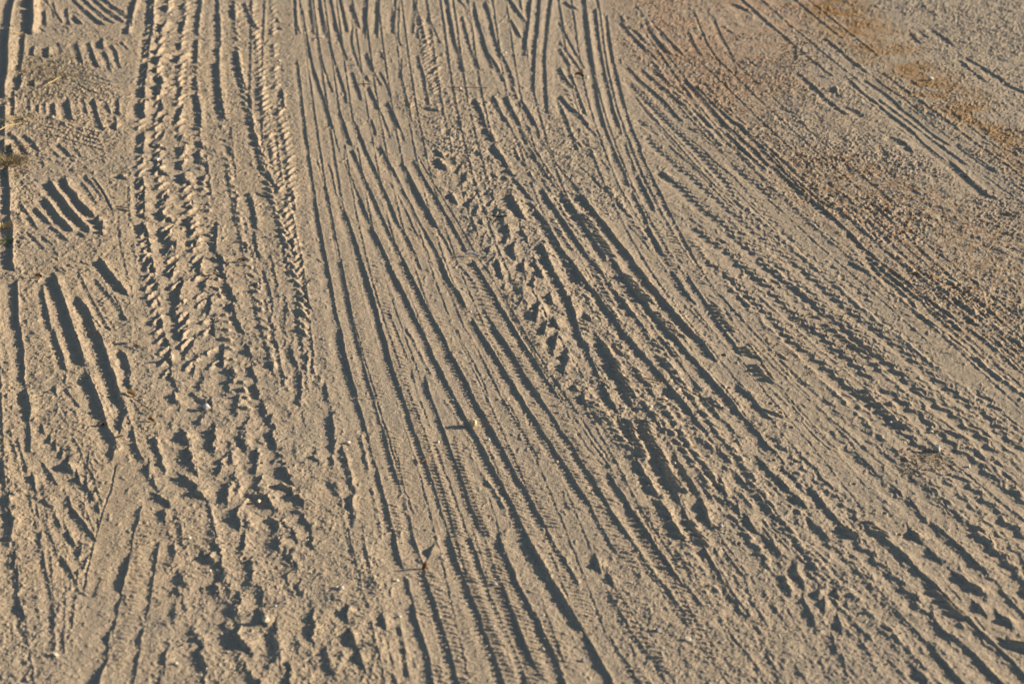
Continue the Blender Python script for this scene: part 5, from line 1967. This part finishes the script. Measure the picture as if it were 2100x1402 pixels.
leaf(271, 812, 24, 'tan', "curled tan leaf with its stalk at left, between the deep grooves and the chunky track", -.6, .5)
leaf(310, 866, 15, 'rust', "small orange leaf below the curled tan leaf", -.3, .3)
leaf(262, 707, 17, 'grey', "dark curled leaf standing up at left above the standing stone", 1.2, 1.0)
leaf(1188, 157, 20, 'brown', "reddish leaf touching the white stone near the top", .1, .4)
leaf(969, 528, 30, 'scrap', "whitish feather-like scrap across the upper end of a ribbed track in the middle", .1, .1, name="feather", cat="feather", asp=.22, group=None)
leaf(434, 568, 22, 'pale', "pale crumpled leaf on the chunky left track, above the middle", .2, .5)
leaf(494, 541, 16, 'twigb', "dark brown leaf at the right of the chunky left track", .4, .6)
leaf(248, 900, 12, 'brown', "small brown leaf fragment on the smooth sand at left", 1.0, .6)
leaf(208, 872, 15, 'brown', "brown bark scrap at the edge of the deepest groove at left", .9, .9)
leaf(80, 574, 15, 'brown', "small brown leaf at the top of the left fan of deep grooves", .4, .8)
leaf(1640, 1291, 7, 'twig', "tiny black leaf crumb near the sole print at lower right", .4, .6)

# reddish bark chip standing on edge
p, mpp = spot(869, 1166)
bm = bmesh.new()
s_ = mpp
prof = [(-5, 0), (4, 0), (6, 8), (3, 17), (-1, 20), (-4, 12)]
fr = [bm.verts.new((x * s_, -2 * s_ + .6 * z * s_ * .1, z * s_)) for x, z in prof]
bk = [bm.verts.new((x * s_ * .9 + s_, 2.5 * s_, z * s_ * .96)) for x, z in prof]
bm.faces.new(fr); bm.faces.new(bk[::-1])
for i in range(6):
    bm.faces.new((fr[i], bk[i], bk[(i + 1) % 6], fr[(i + 1) % 6]))
bmesh.ops.subdivide_edges(bm, edges=bm.edges, cuts=2, use_grid_fill=True)
for v in bm.verts: v.co += Vector((srnd.uniform(-1, 1), srnd.uniform(-1, 1), srnd.uniform(-1, 1))) * s_ * .5
o = link("bark_chip", bm, 'brown', p); o.rotation_euler = (.15, .25, .4)
tag(o, "reddish-brown bark chip standing on edge at the end of a ridge, near the bottom", "bark chip")


# ------------------------------------------------------------------ weeds and dry grass by the left edge
def tuft(px, py, hpx, n, mat, label, spread=.5, name="grass_tuft", cat="grass tuft", flat=.5, group="dry tufts along the left edge"):
    p, mpp = spot(px, py)
    hgt = hpx * mpp
    bm = bmesh.new()
    for k in range(n):
        a = srnd.uniform(0, 6.283); rad = srnd.uniform(0, spread) * hgt
        b0 = Vector((math.cos(a) * rad, math.sin(a) * rad, -.002))
        d = Vector((math.cos(a + srnd.uniform(-1, 1)), math.sin(a + srnd.uniform(-1, 1)), srnd.uniform(.2, 1.3) * flat)).normalized()
        L = hgt * srnd.uniform(.5, 1.25); w = hgt * srnd.uniform(.012, .028) + .0003
        sid = d.cross(Vector((0, 0, 1))).normalized() * w
        p1 = b0 + d * L * .5 + Vector((0, 0, L * .05)); p2 = b0 + d * L + Vector((0, 0, -L * .12))
        v = [bm.verts.new(b0 - sid), bm.verts.new(b0 + sid), bm.verts.new(p1 + sid * .8), bm.verts.new(p1 - sid * .8), bm.verts.new(p2)]
        bm.faces.new(v[:4]); bm.faces.new((v[3], v[2], v[4]))
    o = link(name, bm, mat, p)
    tag(o, label, cat, group)
    return o


tuft(24, 334, 28, 220, 'deadgrass', "biggest dead grass tuft at the left edge, by the dark furrow", 1.0)
tuft(4, 330, 26, 140, 'deadgrass', "dead grass tuft cut by the left edge beside the biggest one", .8)
tuft(66, 148, 26, 120, 'deadgrass', "flattened dry grass at upper left, below the cross track", 1.6, flat=.25)
tuft(110, 160, 24, 140, 'deadgrass', "flattened dry grass right of the first flattened patch at upper left", 1.8, flat=.2)
tuft(35, 250, 24, 90, 'straw', "straw coloured tuft at the left edge above the biggest dead tuft", 1.2, flat=.35)
tuft(6, 470, 34, 26, 'straw', "yellow forked stalks rising at the left edge", .25, name="dry_weed", cat="weed", flat=1.6)
tuft(10, 500, 26, 70, 'weed', "greenish low weed in the dark furrow at the left edge", .8, name="weed", cat="weed", flat=.5)
tuft(165, 350, 14, 46, 'deadgrass', "small dry tuft on the cross track at left", 1.0, flat=.4)
tuft(247, 352, 13, 50, 'weed', "small dark green tuft left of the chunky track", .8, flat=.5)
tuft(38, 792, 11, 26, 'weed', "tiny green sprig in the furrow at the left, mid height", .8, name="weed", cat="weed")
tuft(75, 1186, 12, 24, 'weed', "tiny green sprig between grooves at the lower left", .9, name="weed", cat="weed")
tuft(130, 1180, 10, 20, 'weed', "tiny green sprig right of another in the lower left grooves", .9, name="weed", cat="weed")
tuft(146, 1000, 12, 34, 'weed', "thin mossy sprigs on a ridge at the lower left", 1.4, name="weed", cat="weed", flat=.4)
tuft(4, 910, 12, 22, 'weed', "tiny green sprig at the left edge, below mid height", .6, name="weed", cat="weed")
tuft(1033, 397, 13, 50, 'deadgrass', "small brown tuft of dry moss in the upper middle", .9, group=None)
tuft(1905, 950, 20, 90, 'deadgrass', "dark flattened moss below the big grey stone at right", 1.6, flat=.2, group=None)
tuft(1155, 250, 16, 60, 'deadgrass', "small dry tuft near the top, left of the straight ribbed track", .9, flat=.3, group=None)

# ------------------------------------------------------------------ countless grit, one object
GR = {'pale': [], 'dark': []}
def grit(n, x0, y0, x1, y1, smin, smax, key):
    for _ in range(n):
        GR[key].append((srnd.uniform(x0, x1), srnd.uniform(y0, y1), srnd.uniform(smin, smax)))
grit(900, -200, -150, 2300, 1500, 1.6, 3.2, 'pale')
grit(260, -200, 700, 2300, 1500, 2.5, 5, 'pale')
grit(320, 620, 1080, 1500, 1420, 2.5, 6, 'pale')
grit(500, -100, 950, 2200, 1480, 1.6, 3.4, 'pale')
grit(300, -100, 900, 2200, 1480, 1.8, 3.6, 'dark')
grit(60, 380, 1080, 640, 1402, 3, 7, 'pale')
grit(900, 1400, 60, 2300, 800, 1.8, 3.6, 'dark')
grit(260, 1620, -40, 2150, 420, 2.5, 5, 'dark')
grit(120, 1600, 90, 1680, 140, 2.5, 5, 'dark')
grit(160, 1840, 920, 1960, 980, 2.5, 5, 'dark')
grit(200, 1560, 640, 1760, 780, 2.5, 4.5, 'dark')
grit(160, 0, 300, 60, 360, 2, 4, 'dark')
grit(600, -200, -100, 2300, 1500, 1.8, 3.2, 'dark')
tmpl = bmesh.new(); bmesh.ops.create_icosphere(tmpl, subdivisions=1, radius=1)
tv = np.array([v.co[:] for v in tmpl.verts]); tf = np.array([[v.index for v in f.verts] for f in tmpl.faces]); tmpl.free()
for key, mat_, lab in (('pale', 'pale', "fine pale grit scattered over the sand"), ('dark', 'twigb', "fine dark crumbs and plant bits scattered over the sand")):
    VV = []; FF = []
    for i, (px, py, sz) in enumerate(GR[key]):
        if PX0 + 10 < px < PX1 - 10 and PY0 + 10 < py < PY1 - 10:
            p, mpp = spot(px, py)
            q_ = tv * (np.random.default_rng(i).uniform(.6, 1.15, (len(tv), 1))) * np.array([1.2, 1, .7]) * sz * mpp / 2 + np.array(p) + (0, 0, sz * mpp * .2)
            FF.append(tf + len(VV) * len(tv)); VV.append(q_)
    me = bpy.data.meshes.new("grit"); me.from_pydata(np.vstack(VV).tolist(), [], np.vstack(FF).tolist()); me.materials.append(M[mat_])
    o = bpy.data.objects.new("grit" if key == 'pale' else "plant_crumbs", me); C.objects.link(o)
    tag(o, lab, "grit" if key == 'pale' else "crumbs", kind="stuff")
